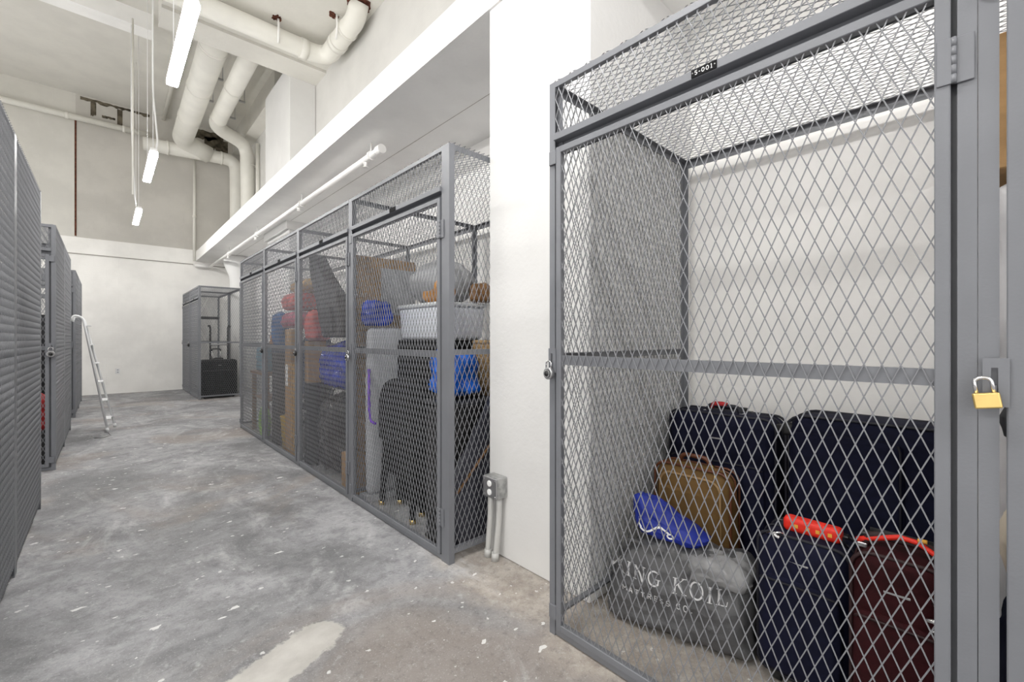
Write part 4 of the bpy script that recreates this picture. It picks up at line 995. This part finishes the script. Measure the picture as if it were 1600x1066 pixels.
t = thing('plush_toy', 'small orange red plush on the grey teal box', 'toy', (1.60, 6.30, 1.12)); bm = B(); rbox(bm, (0, 0, 0.05), (0.09, 0.09, 0.10), 0.045, 5); obj('body', bm, ORANGE, t); bm = B(); rbox(bm, (0, 0, 0.125), (0.07, 0.07, 0.07), 0.033, 5); obj('head', bm, ORANGE, t)

# --- far lockers
t = suitcase('large black suitcase with raised silver handle in the far locker', (1.42, 10.80, 0), 0, 0.63, 0.30, 0.78, BLKFAB, BLACK, BLACK, grab=True)
bm = B()
for x in (0.21, 0.36): tube(bm, [(x, 0.2, 0.78), (x, 0.2, 0.98)], 0.010, 8)
obj('handle_tube', bm, CHROME, t); tubeo('handle_grip', BLACK, t, arc_path([(0.20, 0.2, 0.975), (0.22, 0.2, 1.01), (0.35, 0.2, 1.01), (0.37, 0.2, 0.975)], 0.02), 0.016, 8)
t = thing('walker_frame', 'grey metal frame with black grips standing behind the black suitcase', 'frame', (1.80, 11.25, 0))
for s in (-1, 1):
    tubeo('upright', BLACK, t, [(s * 0.16, 0, 0.0), (s * 0.16, 0, 1.46), (s * 0.18, 0, 1.50)], 0.018, 8)
    tubeo('grip', BLACK, t, [(s * 0.18, -0.06, 1.49), (s * 0.18, 0.06, 1.50)], 0.024, 8)
tubeo('crossbar', STEEL, t, [(-0.16, 0, 1.10), (0.16, 0, 1.10)], 0.018, 8)
t = thing('tote_bag', 'brown canvas bag at the back of the far locker behind the black suitcase', 'bag', (1.90, 11.55, 0)); bm = B(); rbox(bm, (0, 0, 0.3), (0.26, 0.28, 0.60), 0.06, 8, 0.02, 0.015, 6, 41, 0.01); obj('body', bm, TAN, t); tubeo('handle', TAN, t, arc_path([(-0.07, 0, 0.57), (-0.06, 0, 0.70), (0.06, 0, 0.70), (0.07, 0, 0.57)], 0.05), 0.010, 8)
t = thing('hanging_bar', 'dark bar with coat hooks on the back of the far locker', 'bar', (1.72, 11.85, 1.66))
boxo('rail', BLACK, t, -0.17, 0.17, -0.02, 0.0, 0, 0.06, bev=0.006)
for k in range(4): tubeo('hook', BLACK, t, [(-0.13 + 0.087 * k, -0.02, 0.03), (-0.13 + 0.087 * k, -0.05, 0.02), (-0.13 + 0.087 * k, -0.055, 0.045)], 0.007, 6)

# --- left lockers
t, b = soft('red_bag', 'red bag behind the left locker door facing the camera', 'bag', (-0.56, 6.22, 0.33), (0.30, 0.36, 0.34), REDC, 0, 0.08, 0.02, 0.02, seed=51)
carton('black plastic crate under the red bag', (-0.73, 6.02, 0), (0.34, 0.42, 0.325), 0, BLACK, False, name='storage_crate', cat='crate')
carton('dark grey cabinet in the back of the locker with the red bag', (-1.50, 6.45, 0), (0.75, 0.5, 1.4), 0, DKGREY, False, name='storage_cabinet', cat='cabinet')
t, b = soft('laundry_bag', 'slate blue bag behind the left side mesh, nearest the gap', 'bag', (-0.67, 4.22, 0), (0.46, 0.55, 0.85), SLATE, 0, 0.12, 0.03, 0.03, seed=52)
carton('grey moving box stacked behind the left side mesh', (-0.95, 3.50, 0), (0.55, 0.30, 1.55), 0, DKGREY, False, name='moving_box')
t, b = soft('bin_bag', 'black bag on the floor of the leftmost locker', 'bag', (-0.68, 2.80, 0), (0.50, 0.65, 1.05), BLKBAG, 0, 0.14, 0.03, 0.04, 5, 0.02, 7, 53)
carton('charcoal cabinet in the left locker behind the ladder', (-1.40, 9.75, 0), (0.9, 0.9, 1.5), 0, DKGREY, False, name='storage_cabinet', cat='cabinet')
carton('dark cabinet in the left locker behind the locked door', (-1.45, 7.30, 0), (1.0, 0.9, 1.5), 0, DKGREY, False, name='storage_cabinet', cat='cabinet')
